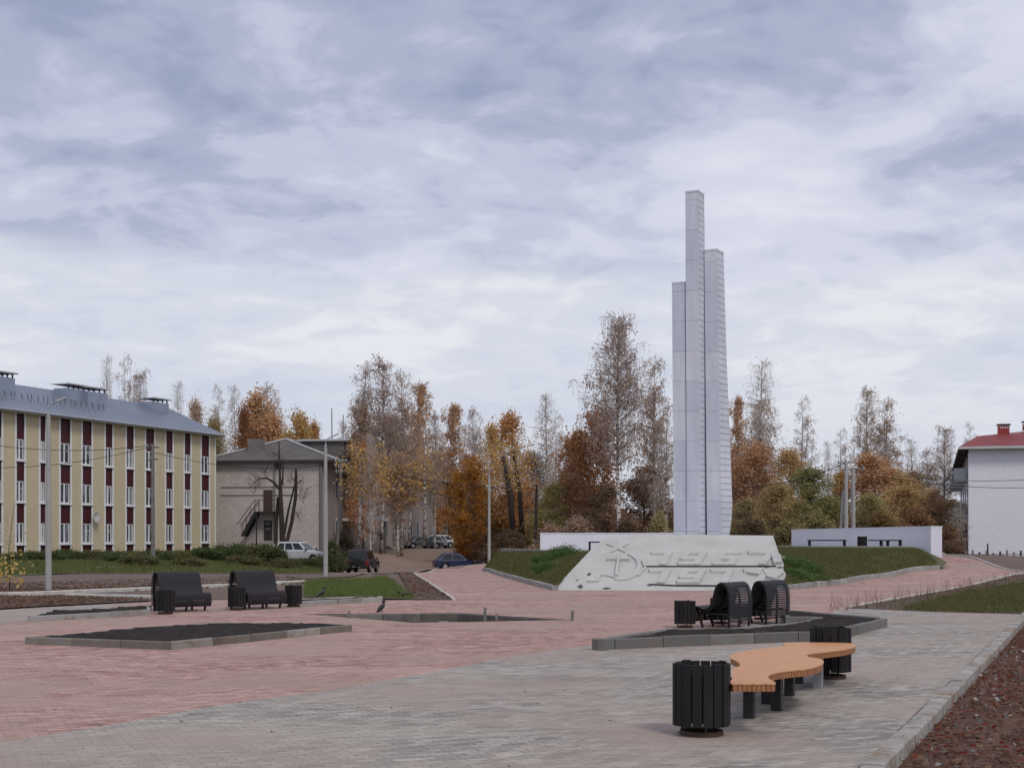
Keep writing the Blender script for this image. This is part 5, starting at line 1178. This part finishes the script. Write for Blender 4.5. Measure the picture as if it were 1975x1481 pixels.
ORANGE = (.56, .29, .12); BROWN = (.55, .41, .31); DBROWN = (.42, .295, .22); RUST = (.60, .36, .20); YEL = (.55, .36, .12); OLIVE = (.42, .35, .18); GREEN = (.33, .29, .13); PURP = (.52, .40, .34); GOLD = (.56, .36, .14)
rt = random.Random(77)
def tree(kind, px, py_top, Y, wpx, col, label, group='trees behind the square', z=None):
    x = PX(px, Y); z = hz(x, Y) if z is None else z; Hh = PZ(py_top, Y)-z; Rr = wpx/2*Y/F; h0, r0 = SZ[kind]; root = PR[kind]
    sc = (Rr/r0, Rr/r0, Hh/h0); rz = rt.uniform(0, 6.28)
    if kind not in used_t:
        used_t.add(kind); root.location = (x, y_ := Y, z); root.rotation_euler = (0, 0, rz); root.scale = sc; root['label'] = label; root['group'] = group
        for c in root.children:
            if c.name.startswith('crown'): c.color = (*col, 1)
        return root
    return dup(root, (x, Y, z), rz, sc, label, group, col)
TL = [
 ('broad2', 660, 868, 140, 70, DBROWN, 'dark brown low tree behind the brick wing, nearest its hip roof'),
 ('broad2', 742, 880, 168, 110, (0.378, 0.256, 0.160), 'wide brown crown low behind the white stems'),
 ('broad', 850, 872, 182, 80, (0.504, 0.320, 0.144), 'orange brown low crown behind the golden tree'),
 ('broad2', 1030, 868, 136, 90, (0.336, 0.248, 0.176), 'brown low crown between leaning trunks and reddish tree'),
 ('broad2', 1400, 880, 126, 70, (0.364, 0.240, 0.160), 'brown low crown half hidden by the right pylon'),
 ('broad2', 1760, 905, 122, 90, (0.364, 0.272, 0.192), 'grey brown low crown behind the tan tree near the white building'),
 ('b_bare', 205, 684, 150, 40, BROWN, 'bare birch, leftmost behind the apartment roof'),
 ('b_bare2', 241, 684, 146, 52, BROWN, 'tallest bare birch above the apartment roof'),
 ('b_thin', 272, 712, 150, 56, PURP, 'brownish birch sloping down right of the tallest one over the apartment roof'),
 ('b_bare', 341, 733, 150, 44, BROWN, 'thin bare birch above the right end of the apartment roof'),
 ('sparse', 376, 765, 146, 56, BROWN, 'low brown tree just left of the apartment gable'),
 ('broad2', 415, 800, 150, 60, OLIVE, 'olive brown tree in the gap between the apartment roof and the brick building'),
 ('b_bare2', 424, 742, 152, 44, BROWN, 'bare pale birch left of the big brown crown'),
 ('b_bare', 452, 741, 155, 50, BROWN, 'bare birch touching the left of the big brown crown'),
 ('broad', 505, 752, 150, 92, RUST, 'big round rusty brown crown above the brick building'),
 ('b_thin2', 515, 741, 158, 84, BROWN, 'grey twigged birch rising behind the rusty crown'),
 ('broad2', 470, 778, 146, 46, (0.314, 0.140, 0.066), 'small rusty tree at the left foot of the big crown'),
 ('broad', 572, 790, 146, 70, GOLD, 'orange brown tree sloping down above the brick building roof'),
 ('broad2', 604, 808, 150, 46, ORANGE, 'bright orange low tree above the hip roof right side'),
 ('b_bare2', 655, 812, 170, 40, BROWN, 'faint bare birch by the two masts'),
 ('b_thin2', 704, 700, 132, 76, PURP, 'left purple brown birch of the big clump behind the second lamp'),
 ('b_thin', 735, 688, 130, 92, DBROWN, 'tallest purple grey birch of the big central left clump'),
 ('b_thin2', 775, 715, 134, 72, BROWN, 'birch right of the tallest in the central left clump'),
 ('b_dense', 805, 738, 172, 62, RUST, 'orange tinted birch at the right side of the central left clump'),
 ('b_dense', 690, 780, 126, 70, DBROWN, 'dark brown twiggy tree at the left side of the central left clump'),
 ('b_dense', 745, 800, 178, 90, PURP, 'purple brown birch filling the middle of the central left clump'),
 ('b_bare', 716, 835, 100, 44, (.44, .20, .09), 'white trunked birch in front of the long brick wing'),
 ('sparse', 702, 850, 112, 66, (.44, .20, .09), 'orange sparse tree in front of the long brick wing'),
 ('b_thin', 768, 868, 122, 64, RUST, 'rusty birch with several white stems in front of the wing'),
 ('b_dense', 800, 850, 168, 66, BROWN, 'brown birch near the parked cars'),
 ('sparse', 838, 905, 168, 60, ORANGE, 'orange tree hiding the far end of the brick wing'),
 ('b_thin', 838, 792, 150, 50, BROWN, 'slender brown birch between the left clump and orange tree line'),
 ('b_dense', 872, 780, 176, 66, RUST, 'rust coloured birch behind the golden tree'),
 ('b_thin2', 912, 786, 146, 62, PURP, 'grey brown birch above the golden tree by the third lamp'),
 ('broad', 903, 878, 120, 78, (0.446, 0.206, 0.049), 'golden orange bushy tree beside the third lamp, left'),
 ('broad2', 920, 925, 124, 66, (0.214, 0.140, 0.046), 'olive gold tree low beside the third lamp'),
 ('sparse', 985, 790, 122, 92, ORANGE, 'orange crowned tree with dark leaning trunks right of the third lamp'),
 ('sparse', 948, 812, 130, 64, GOLD, 'thin golden tree directly above the third lamp'),
 ('b_bare2', 1000, 850, 132, 60, GOLD, 'bare tree with bright sky gaps right of the third lamp'),
 ('b_bare', 1050, 757, 134, 72, BROWN, 'lone bare topped birch between orange trees and brown cone'),
 ('b_bare2', 1072, 800, 138, 56, RUST, 'small twiggy birch right of the lone bare topped one'),
 ('broad2', 1066, 930, 112, 80, (0.45, 0.38, 0.15), 'yellow green low tree behind the left white wall end'),
 ('broad', 978, 950, 126, 74, (0.247, 0.140, 0.049), 'brown olive low tree behind the black leaning pole'),
 ('broad', 1142, 786, 112, 104, (.43, .215, .11), 'dense reddish brown tree left of the white trunked tall birch'),
 ('cone', 1108, 840, 118, 84, (.42, .27, .18), 'dark brown conical tree left of the dense reddish one'),
 ('b_big', 1196, 602, 104, 120, PURP, 'tallest birch with white trunk, left of the pylons'),
 ('b_thin2', 1262, 690, 112, 88, BROWN, 'grey twigged birch touching the left side of the pylons'),
 ('b_bare2', 1285, 770, 110, 60, BROWN, 'low bare birch half hidden by the left pylon'),
 ('broad', 1240, 895, 116, 100, (.40, .25, .15), 'brown round tree behind the wall right of the tall birch'),
 ('broad2', 1170, 930, 110, 110, (0.42, 0.29, 0.20), 'dark brown undergrowth tree right behind the left white wall'),
 ('broad', 1285, 960, 114, 60, (.36, .25, .14), 'brown tree hidden at the foot of the left pylon'),
 ('b_dense', 1421, 765, 118, 46, RUST, 'narrow orange birch close to the right side of the pylons'),
 ('b_bare', 1466, 693, 120, 84, BROWN, 'tall pale bare birch right of the pylons'),
 ('b_thin', 1468, 770, 124, 90, BROWN, 'brown twigged birch low behind the tall pale one right of the pylons'),
 ('b_bare2', 1546, 764, 122, 56, BROWN, 'pale forked birch midway between pylons and twin poles'),
 ('broad', 1450, 850, 114, 98, (0.56, 0.33, 0.20), 'reddish brown round tree just right of the pylons'),
 ('broad2', 1525, 862, 112, 90, (0.58, 0.38, 0.17), 'golden brown tree above the green tree'),
 ('broad2', 1560, 898, 104, 124, (0.27, 0.26, 0.11), 'olive green round tree left of the twin poles'),
 ('broad2', 1500, 930, 102, 100, (0.46, 0.35, 0.17), 'olive brown bushy tree behind the monument slab right end'),
 ('broad2', 1440, 960, 100, 80, (0.38, 0.30, 0.16), 'dark olive tree at the right foot of the pylons'),
 ('b_bare2', 1621, 826, 134, 46, BROWN, 'small pale birch above the twin poles'),
 ('b_bare', 1598, 850, 138, 34, BROWN, 'faint pale birch left above the twin poles'),
 ('b_thin', 1672, 744, 126, 62, BROWN, 'tall birch right of the twin poles, left of a pair'),
 ('b_thin2', 1710, 768, 128, 78, BROWN, 'slightly lower birch of the pair right of the twin poles'),
 ('broad', 1690, 872, 116, 110, RUST, 'orange brown round tree right of the twin poles'),
 ('broad2', 1625, 905, 118, 70, (0.60, 0.40, 0.18), 'golden tree behind the twin poles'),
 ('broad', 1745, 912, 110, 84, (0.60, 0.42, 0.21), 'tan brown tree behind the right end of the right white wall'),
 ('broad2', 1680, 950, 104, 84, (0.44, 0.37, 0.17), 'olive tree low behind the right white wall'),
 ('b_bare', 1760, 845, 128, 46, BROWN, 'thin bare birch left of the white building group'),
 ('b_thin', 1820, 820, 132, 62, PURP, 'purple grey bare birch left of the white building'),
 ('b_thin2', 1788, 866, 126, 66, PURP, 'lower purple grey birch between bare birches near the white building'),
 ('b_bare2', 1868, 815, 150, 34, BROWN, 'bare tree peeking over the left corner of the white building roof'),
 ('broad', 1800, 940, 112, 84, (0.62, 0.44, 0.28), 'tan tree beside the balconies of the white building'),
 ('b_bare2', 1850, 965, 99, 40, (0.330, 0.281, 0.198), 'small pale leaning tree at the foot of the white building corner'),
]
for k, px, py, Y, w, col, lab in TL: tree(k, px, py, Y, w, col, lab)
# distant wood closing the gaps behind the tree line
def wood(seed=5):
    rs = np.random.RandomState(seed); m = MB(); n = 42000; px = rs.uniform(380, 1900, n); Y = rs.uniform(170, 215, n)
    top = 985+14*np.sin(px/37.)+10*np.sin(px/13.+1)-rs.rand(n)*8; x = (px-CX)/F*Y; zt = HC-(top-HY)/F*Y; z = .3+(zt-.3)*rs.rand(n)**.8
    m.quads(rand_quads(rs, np.stack([x, Y, z], 1), .34)); o = m.build('far_wood', M['leaf']); o.color = (.17, .115, .08, 1); return tag(o, kind='stuff')
wood()
# undergrowth bushes
BL = [(1060, 1008, 104, 70, DBROWN, 'brown leafless bush at the left end of the left white wall'), (985, 1020, 106, 90, (0.165, 0.102, 0.066), 'brown scrub right of the third lamp foot'), (948, 1022, 118, 60, (0.165, 0.099, 0.066), 'brown scrub left of the third lamp foot'),
 (905, 1010, 124, 50, (0.231, 0.124, 0.066), 'brown bush beside the parked white car'), (1110, 995, 100, 90, DBROWN, 'dark brown bush behind the left white wall, left part'), (1210, 1000, 98, 90, (0.140, 0.096, 0.058), 'dark brown bush behind the left white wall, middle'),
 (1270, 985, 98, 60, OLIVE, 'olive bush behind the left white wall, right part'), (1450, 1000, 98, 90, (0.140, 0.099, 0.058), 'brown green bush right of the pylon foot'), (1520, 1000, 100, 80, GREEN, 'dark green bush at the left end of the right white wall'), (1580, 985, 99, 80, GREEN, 'dark green bush behind the right wall below the poles'),
 (1700, 985, 97, 90, (0.214, 0.148, 0.058), 'golden olive bush behind the right white wall'), (1770, 975, 98, 80, (0.281, 0.165, 0.083), 'tan bush behind the right end of the right wall'), (1832, 1010, 96, 60, (0.247, 0.157, 0.099), 'tan brown bush between right wall and white building'),
 (660, 1022, 104, 60, (0.124, 0.099, 0.058), 'dark bush behind the second lamp foot'), (640, 1040, 92, 50, (0.099, 0.116, 0.049), 'green brown bush right of the white estate car'), (1660, 1000, 99, 70, (0.116, 0.099, 0.049), 'dark olive bush right of the twin poles behind the wall')]
for px, py, Y, w, col, lab in BL: tree('bush', px, py, Y, w, col, lab, 'bushes behind the square')
# shrubs before the buildings and on the mounds
def shrub_proto(seed, mt, n=5200, leaf=.10, R=1.4, H=1.1, ncl=46, name='shrub', pointy=0):
    rs = np.random.RandomState(seed); c = rs.rand(ncl, 3); a = c[:, 0]*6.28; r = R*np.sqrt(c[:, 1])*.9; cl = np.stack([r*np.cos(a), r*np.sin(a), H*(.15+.75*c[:, 2]*(1-.6*(r/R)**2))], 1)
    q = cl[rs.randint(ncl, size=n)]+rs.normal(size=(n, 3))*np.array([R*.13, R*.13, H*.13]); q[:, 2] = np.abs(q[:, 2])
    t = empty(name, (0, 0, -50), 0, 'x', 'shrub'); MB().quads(rand_quads(rs, q, leaf, asp=.55)).build('foliage', mt, t)
    m = MB(); 
    for p in cl: m.tube([(0, 0, 0), (p[0]*.5, p[1]*.5, p[2]*.35), tuple(p)], [.022, .015, .006], 4, False)
    top = cl[rs.randint(ncl, size=60)]; e = top+np.stack([rs.normal(size=60)*.12, rs.normal(size=60)*.12, .2+.35*rs.rand(60)], 1); m.quads(strands(rs, top, e, .016)); m.build('stems', M['redbark'], t); return t
sA, sB, sJ = shrub_proto(21, M['shrubleaf']), shrub_proto(22, M['weedblade']), shrub_proto(23, M['juniper'], 9000, .075, 1.4, 1.1, 60)
first = set()
def shrub(p, px, py_base, py_top, wpx, label, Y=None, z=None, group='shrubs along the buildings'):
    g = G(px, py_base) if Y is None else Vector((PX(px, Y), Y, hz(PX(px, Y), Y) if z is None else z))
    hh_ = (py_base-py_top)*g.y/F/1.15 if Y is None else (PZ(py_top, g.y)-g.z)/1.15; ww = wpx*g.y/F/2.8; sc = (ww, ww*.9, hh_)
    if p.name not in first and p not in first: first.add(p); p.location = g; p.scale = sc; p['label'] = label; p['group'] = group; return p
    return dup(p, g, px*.37, sc, label, group)
SH = [(sA, 70, 1080, 1061, 70, 'small dark shrub left of the first lamp by the apartment wall'), (sA, 128, 1082, 1058, 80, 'shrub right of the first lamp under the third window column'), (sB, 180, 1084, 1060, 74, 'weedy shrub below the satellite dish'), (sA, 232, 1088, 1063, 80, 'broad dark shrub in the middle of the apartment lawn'),
 (sB, 268, 1092, 1067, 90, 'weedy shrub in front of the apartment wall, below the utility pole left side'), (sA, 298, 1084, 1059, 74, 'dark shrub at the foot of the utility pole'), (sB, 345, 1082, 1066, 70, 'low weedy shrub right of the utility pole'), (sA, 402, 1078, 1053, 70, 'shrub at the right corner of the apartment building'),
 (sA, 448, 1080, 1046, 86, 'tall dark weeds at the left foot of the brick building'), (sB, 500, 1082, 1048, 84, 'weeds in front of the outside stair'), (sA, 522, 1084, 1048, 70, 'weeds at the foot of the black pruned tree'), (sB, 470, 1092, 1069, 90, 'yellow green weed patch in the grass before the brick building'),
 (sA, 600, 1090, 1074, 70, 'low weeds in front of the white estate car'), (sB, 648, 1096, 1065, 56, 'weeds right of the second lamp'), (sB, 545, 1096, 1076, 80, 'weeds at the grass edge left of the white estate car'), (sA, 20, 1084, 1067, 60, 'low shrub at the left edge under the apartment wall'), (sB, 365, 1092, 1075, 70, 'weed clump before the last window columns')]
for a in SH: shrub(*a)
JL = [(sJ, 1060, 0, 1064, 66, 'green spreading juniper on the left mound, left part', 58.0, .62), (sJ, 1092, 0, 1051, 84, 'green spreading juniper on the left mound, right and higher part', 58.5, .68), (sJ, 1052, 0, 1082, 52, 'small green juniper on the lower left mound', 54.5, .36),
 (sJ, 1528, 0, 1072, 84, 'green juniper on the right mound beside the slab, upper', 53.0, .42), (sJ, 1530, 0, 1094, 84, 'green juniper on the right mound, low near the kerb', 50.6, .10), (sJ, 1562, 0, 1106, 70, 'green juniper lowest on the right mound behind the curved bench', 51.9, .10), (sJ, 1560, 0, 1086, 60, 'green juniper on the right mound, farthest from the slab', 54, .42)]
for p, px, _, pt, w, lab, Y, z in JL: shrub(p, px, 0, pt, w, lab, Y, z, 'junipers on the mounds')
# black pruned tree before the brick building
t = empty('pruned_tree', (PX(545, 108), 108, hz(PX(545, 108), 108)), 0, 'black heavily pruned tree with cut limbs in front of the brick building', 'tree')
def pb(pts, rr, par, name): 
    m = MB(); q = [P(x, y, 108+dy) for x, y, dy in pts]; m.tube(q, rr, 8); o = m.build(name, M['bark'], par, smooth='auto', world=True); return o
pb([(545, 1052, 0), (543, 1000, 0), (541, 950, 0), (540, 920, 0), (538, 850, .2)], [.22, .20, .16, .10, .04], t, 'trunk')
for pts, rr in (([(552, 1048, -.2), (562, 1010, -.3), (570, 960, -.5), (571, 904, -.5)], [.16, .14, .13, .10]), ([(532, 1048, .2), (533, 1000, .4), (537, 958, .4)], [.15, .14, .12]), ([(548, 1030, 0), (556, 985, .3), (568, 935, .3)], [.12, .09, .05]),
    ([(541, 945, 0), (528, 930, 0), (515, 922, .2), (500, 923, .3)], [.12, .10, .08, .05]), ([(545, 935, 0), (546, 890, .2)], [.08, .04]), ([(570, 935, -.5), (582, 925, -.5)], [.05, .03]), ([(500, 923, .3), (486, 935, .3)], [.05, .02])):
    pb(pts, rr, t, 'limb')
rs = np.random.RandomState(8); a0 = []; a1 = []
for c in ((500, 930), (490, 945), (560, 925), (580, 940), (540, 900), (575, 1000), (585, 960), (510, 915), (530, 880)):
    for k in range(26):
        p = P(c[0]+rs.normal()*4, c[1]+rs.normal()*6, 108+rs.normal()*.5); a0.append(p); a1.append(p+Vector((rs.normal()*.55, rs.normal()*.4, .25+rs.rand()*.7)))
m = MB().quads(strands(rs, np.array([tuple(p) for p in a0]), np.array([tuple(p) for p in a1]), .03)); m.build('twigs', M['bark'], t, world=True)
# leaning dark trunks and white birch stems seen low down
def stem(px0, py0, px1, py1, Y, r, mt, label, group):
    a, b = P(px0, py0, Y), P(px1, py1, Y); m = MB(); t = empty('tree', (a.x, a.y, a.z), 0, label, 'tree', group); mid = a.lerp(b, .5)+Vector((r*.8, 0, 0)); q = [a, mid, b]
    MB().tube(q, [r, r*.85, r*.55], 8).build('trunk', mt, t, smooth=True, world=True); rs = np.random.RandomState(int(px0)); n = 90
    u = rs.uniform(.55, 1.05, n); A_ = np.array([tuple(a.lerp(b, v)) for v in u]); B_ = A_+rs.normal(size=(n, 3))*np.array([.9, .7, .4])+np.array([0, 0, .6]); MB().quads(strands(rs, A_, B_, .035)).build('branches', M['twig'], t, world=True)
    c = MB().quads(rand_quads(rs, np.repeat(B_, 5, 0)+rs.normal(size=(n*5, 3))*.2, .13)).build('crown', M['leaf'], t, world=True); c.color = (*GOLD, 1)
for a in ((990, 1035, 970, 880, 112, .26, M['bark'], 'dark trunk leaning left, nearest right of the third lamp'), (1007, 1032, 990, 870, 114, .22, M['bark'], 'dark trunk leaning left beside a similar one right of the third lamp')): stem(*a, 'leaning dark trunks')
for px, lab in ((692, 'white birch stem left of the thick one in front of the wing'), (712, 'thick white birch stem near the canopy of the brick wing'), (719, 'thin white stem right of the thick birch stem'), (760, 'white birch stem left in the row near the parked cars'), (768, 'second white birch stem in the row near the parked cars'), (779, 'third white birch stem in the row near the parked cars'), (789, 'fourth white birch stem left of the arched shelter'), (818, 'white birch stem right of the arched shelter')):
    stem(px, 1052, px+rt.uniform(-3, 3), 900+rt.uniform(-20, 30), 122 if px > 730 else 101, .13 if px != 712 else .24, M['birch'], lab, 'white birch stems before the brick wing')
# sapling at the left edge
t = empty('sapling', (PX(18, 47), 47, 0), 0, 'thin sapling with few yellow leaves at the far left edge', 'sapling'); rs = np.random.RandomState(2)
m = MB(); m.tube([(0, 0, 0), (.03, 0, .7), (-.02, 0, 1.4), (.12, 0, 2.6), (.2, 0, 3.1)], [.02, .016, .012, .007, .003], 6); m.build('trunk', M['bark'], t)
a0 = np.stack([rs.uniform(-.05, .1, 40), rs.uniform(-.05, .05, 40), rs.uniform(.3, 2.6, 40)], 1); a1 = a0+rs.normal(size=(40, 3))*np.array([.33, .3, .1])+np.array([0, 0, .2]); MB().quads(strands(rs, a0, a1, .008)).build('branches', M['bark'], t)
q = np.array([a1[rs.randint(40)]*0+[rs.normal()*.30, rs.normal()*.3, rs.uniform(.15, 1.25)] for k in range(95)]+[list(a1[rs.randint(40)]) for k in range(20)]); MB().quads(rand_quads(rs, q, .09)).build('crown', M['yellowleaf'], t)
# ---------------------------------------------------------------- grass and litter
def blades(rs, X, Y, Z, hgt, w, leanf=.35):
    n = len(X); b = np.stack([X, Y, Z], 1); a = rs.rand(n)*6.28; s_ = np.stack([np.cos(a), np.sin(a), a*0], 1)*w[:, None]*.5; tip = b+np.stack([rs.normal(size=n)*leanf*hgt, rs.normal(size=n)*leanf*hgt, hgt], 1)
    return np.stack([b-s_, b+s_, tip+s_*.2, tip-s_*.2], 1)
def scatter(poly, n, rs):
    p = np.array(poly); out = []; lo, hi = p.min(0), p.max(0); X = []; Y = []
    while sum(map(len, X)) < n:
        x = rs.uniform(lo[0], hi[0], n*2); y = rs.uniform(lo[1], hi[1], n*2); k = in_poly(x, y, poly); X.append(x[k]); Y.append(y[k])
    return np.concatenate(X)[:n], np.concatenate(Y)[:n]
def grass(poly, n, hh_, w, mt, label, seed, zoff=0.0, clump=True, name='grass'):
    rs = np.random.RandomState(seed); x, y = scatter(poly, n, rs); hgt = hh_*(.4+.9*rs.rand(n))
    if clump: 
        f = .5+.5*np.sin(x*1.7+np.sin(y*1.1)*2)*np.cos(y*.9+x*.4); k = rs.rand(n) < .35+.65*f; x, y, hgt, f = x[k], y[k], hgt[k], f[k]; hgt = hgt*(.6+.8*f)
    m = MB().quads(blades(rs, x, y, h(x, y)+zoff, hgt, np.full(len(x), w))); return tag(m.build(name, mt), kind='stuff')
lawn = [tuple(G(px, 1106 if px > 60 else 1112).xy) for px in (-100, 0, 110, 200, 300, 420, 560, 640)]+[(-14.8, 92), (-13.5, 105), (-14.5, 117), (-24.5, 118.5), (-26, 113), (-34, 92), (-36, 80)]
grass(lawn, 60000, .15, .05, M['grassblade'], '', 1, .03); grass(lawn, 26000, .22, .05, M['weedblade'], '', 2, .03)
grass(gp((590, 1125), (700, 1119), (745, 1114), (792, 1149), (800, 1155), (585, 1151)), 26000, .13, .02, M['grassblade'], '', 3, .03)
grass(gp((1740, 1176), (1830, 1150), (1900, 1136), (1975, 1126), (2075, 1121), (2145, 1180), (1975, 1183.4), (1850, 1180)), 46000, .11, .018, M['weedblade'], '', 4, .01)
grass(gp((1640, 1173), (1800, 1144), (1900, 1124), (1975, 1110), (2020, 1122), (1975, 1184), (1800, 1180)), 5000, .10, .016, M['weedblade'], '', 14, .01)
def on_mesh(o, n, hh_, w, mt, seed, leanf=.4):
    rs = np.random.RandomState(seed); me = o.data; P_ = np.array([tuple(v.co) for v in me.vertices]); Fq = np.array([tuple(p.vertices) for p in me.polygons]); ar = np.array([p.area for p in me.polygons]); i = rs.choice(len(Fq), n, p=ar/ar.sum()); u, v = rs.rand(n, 1), rs.rand(n, 1)
    q = P_[Fq[i]]; p = q[:, 0]*(1-u)*(1-v)+q[:, 1]*u*(1-v)+q[:, 2]*u*v+q[:, 3]*(1-u)*v; f = .5+.5*np.sin(p[:, 0]*2.1+np.sin(p[:, 1]))*np.cos(p[:, 1]*1.3); k = rs.rand(n) < .4+.6*f; p = p[k]
    return tag(MB().quads(blades(rs, p[:, 0], p[:, 1], p[:, 2]-.01, hh_*(.4+.9*rs.rand(len(p))), np.full(len(p), w), leanf)).build('grass', mt), kind='stuff')
on_mesh(moundL, 42000, .12, .022, M['weedblade'], 5); on_mesh(moundR, 60000, .12, .022, M['weedblade'], 6); on_mesh(moundR, 7000, .11, .025, M['grassblade'], 7); on_mesh(moundL, 5000, .11, .025, M['grassblade'], 8)
def litter(poly, n, size, mt, seed, z=0.0, name='leaf_litter', zj=.03):
    rs = np.random.RandomState(seed); x, y = scatter(poly, n, rs); f = np.sin(x*2.3+1.7*np.sin(y*.8))*np.cos(y*1.1-x*.7); k = rs.rand(n) < .35+.65*(f*.5+.5); x, y = x[k], y[k]
    P_ = np.stack([x, y, h(x, y)+z+rs.rand(len(x))*zj], 1); q = rand_quads(rs, P_, size, asp=.7); c = q.mean(1, keepdims=True); q = c+(q-c)*np.array([1, 1, .45]); q[:, :, 2] = np.maximum(q[:, :, 2], z+.004 if z > -1 else -9) if y.max() < 46 else q[:, :, 2]
    return tag(MB().quads(q).build(name, mt), kind='stuff')
kn = Vector((kd.y, -kd.x)); a_, b_ = KR0+kn*.21+kd*9, KR1+kn*.21; rp = [tuple(a_), tuple(a_+kn*5), tuple(b_+kn*7), tuple(b_)]
litter(rp, 34000, .06, M['brownleaf'], 31, -.10); litter(rp, 8500, .055, M['redleaf'], 32, -.10, zj=.06)
rs = np.random.RandomState(33); x, y = scatter(rp, 9000, rs); tag(MB().quads(blades(rs, x, y, x*0-.11, .07+.12*rs.rand(9000), np.full(9000, .006), .5)).build('dry_weeds', M['dryweed']), kind='stuff')
rs = np.random.RandomState(34); x, y = scatter(rp, 2200, rs); P_ = np.stack([x, y, x*0-.10], 1); tag(MB().quads(rand_quads(rs, P_, .05)).build('soil_crumbs', M['kerb']), kind='stuff')
# dry reddish stems standing along the right ramp
rs = np.random.RandomState(35); L_ = gp((1590, 1178), (1690, 1164), (1800, 1146), (1900, 1125), (1965, 1111)); X = []; Y_ = []
for i in range(75):
    u = rs.rand()*3.999; k = int(u); a, b = Vector(L_[k]), Vector(L_[k+1]); p = a.lerp(b, u-k)+Vector((rs.normal()*.25+.2, rs.normal()*.25-.25)); X.append(p.x); Y_.append(p.y)
X, Y_ = np.array(X), np.array(Y_); X = np.repeat(X, 5)+rs.normal(size=375)*.04; Y_ = np.repeat(Y_, 5); tag(MB().quads(blades(rs, X, Y_, h(X, Y_), .12+.4*rs.rand(375), np.full(375, .012), .22)).build('dry_weeds', M['dryweed']), kind='stuff')
# hedge line at the foot of the white building and weeds along the road
shr = [(sA, 1880, 1085, 1068, 50, 'low dark weeds at the left foot of the white building'), (sB, 1925, 1090, 1070, 50, 'low weeds right of the thin dark post'), (sA, 1962, 1096, 1072, 44, 'low weeds at the right edge before the white building')]
for a in shr: shrub(*a, Y=82, z=.35) if False else shrub(a[0], a[1], a[2], a[3], a[4], a[5], 84)
litter(gp((-100, 1150), (0, 1147), (290, 1138), (440, 1132), (620, 1124), (700, 1118), (560, 1112), (300, 1116), (-100, 1128)), 9000, .10, M['brownleaf'], 41, .0)
litter(gp((0, 1174), (60, 1170), (285, 1157), (285, 1151), (0, 1149)), 3000, .08, M['brownleaf'], 42, .01)
litter(gp((757, 1104), (795, 1106), (870, 1156), (800, 1156), (792, 1149)), 2500, .08, M['brownleaf'], 43, .04)
# a few stray fallen leaves on the paving
rs = np.random.RandomState(44); x = rs.uniform(-6, 7, 420); y = rs.uniform(11, 42, 420); k = in_poly(x, y, pav) & ~in_poly(x, y, PIT); P_ = np.stack([x[k], y[k], x[k]*0+.012], 1); q = rand_quads(rs, P_, .035, asp=.7); c = q.mean(1, keepdims=True); q = c+(q-c)*np.array([1, 1, .2]); tag(MB().quads(q).build('fallen_leaves', M['brownleaf']), kind='stuff')
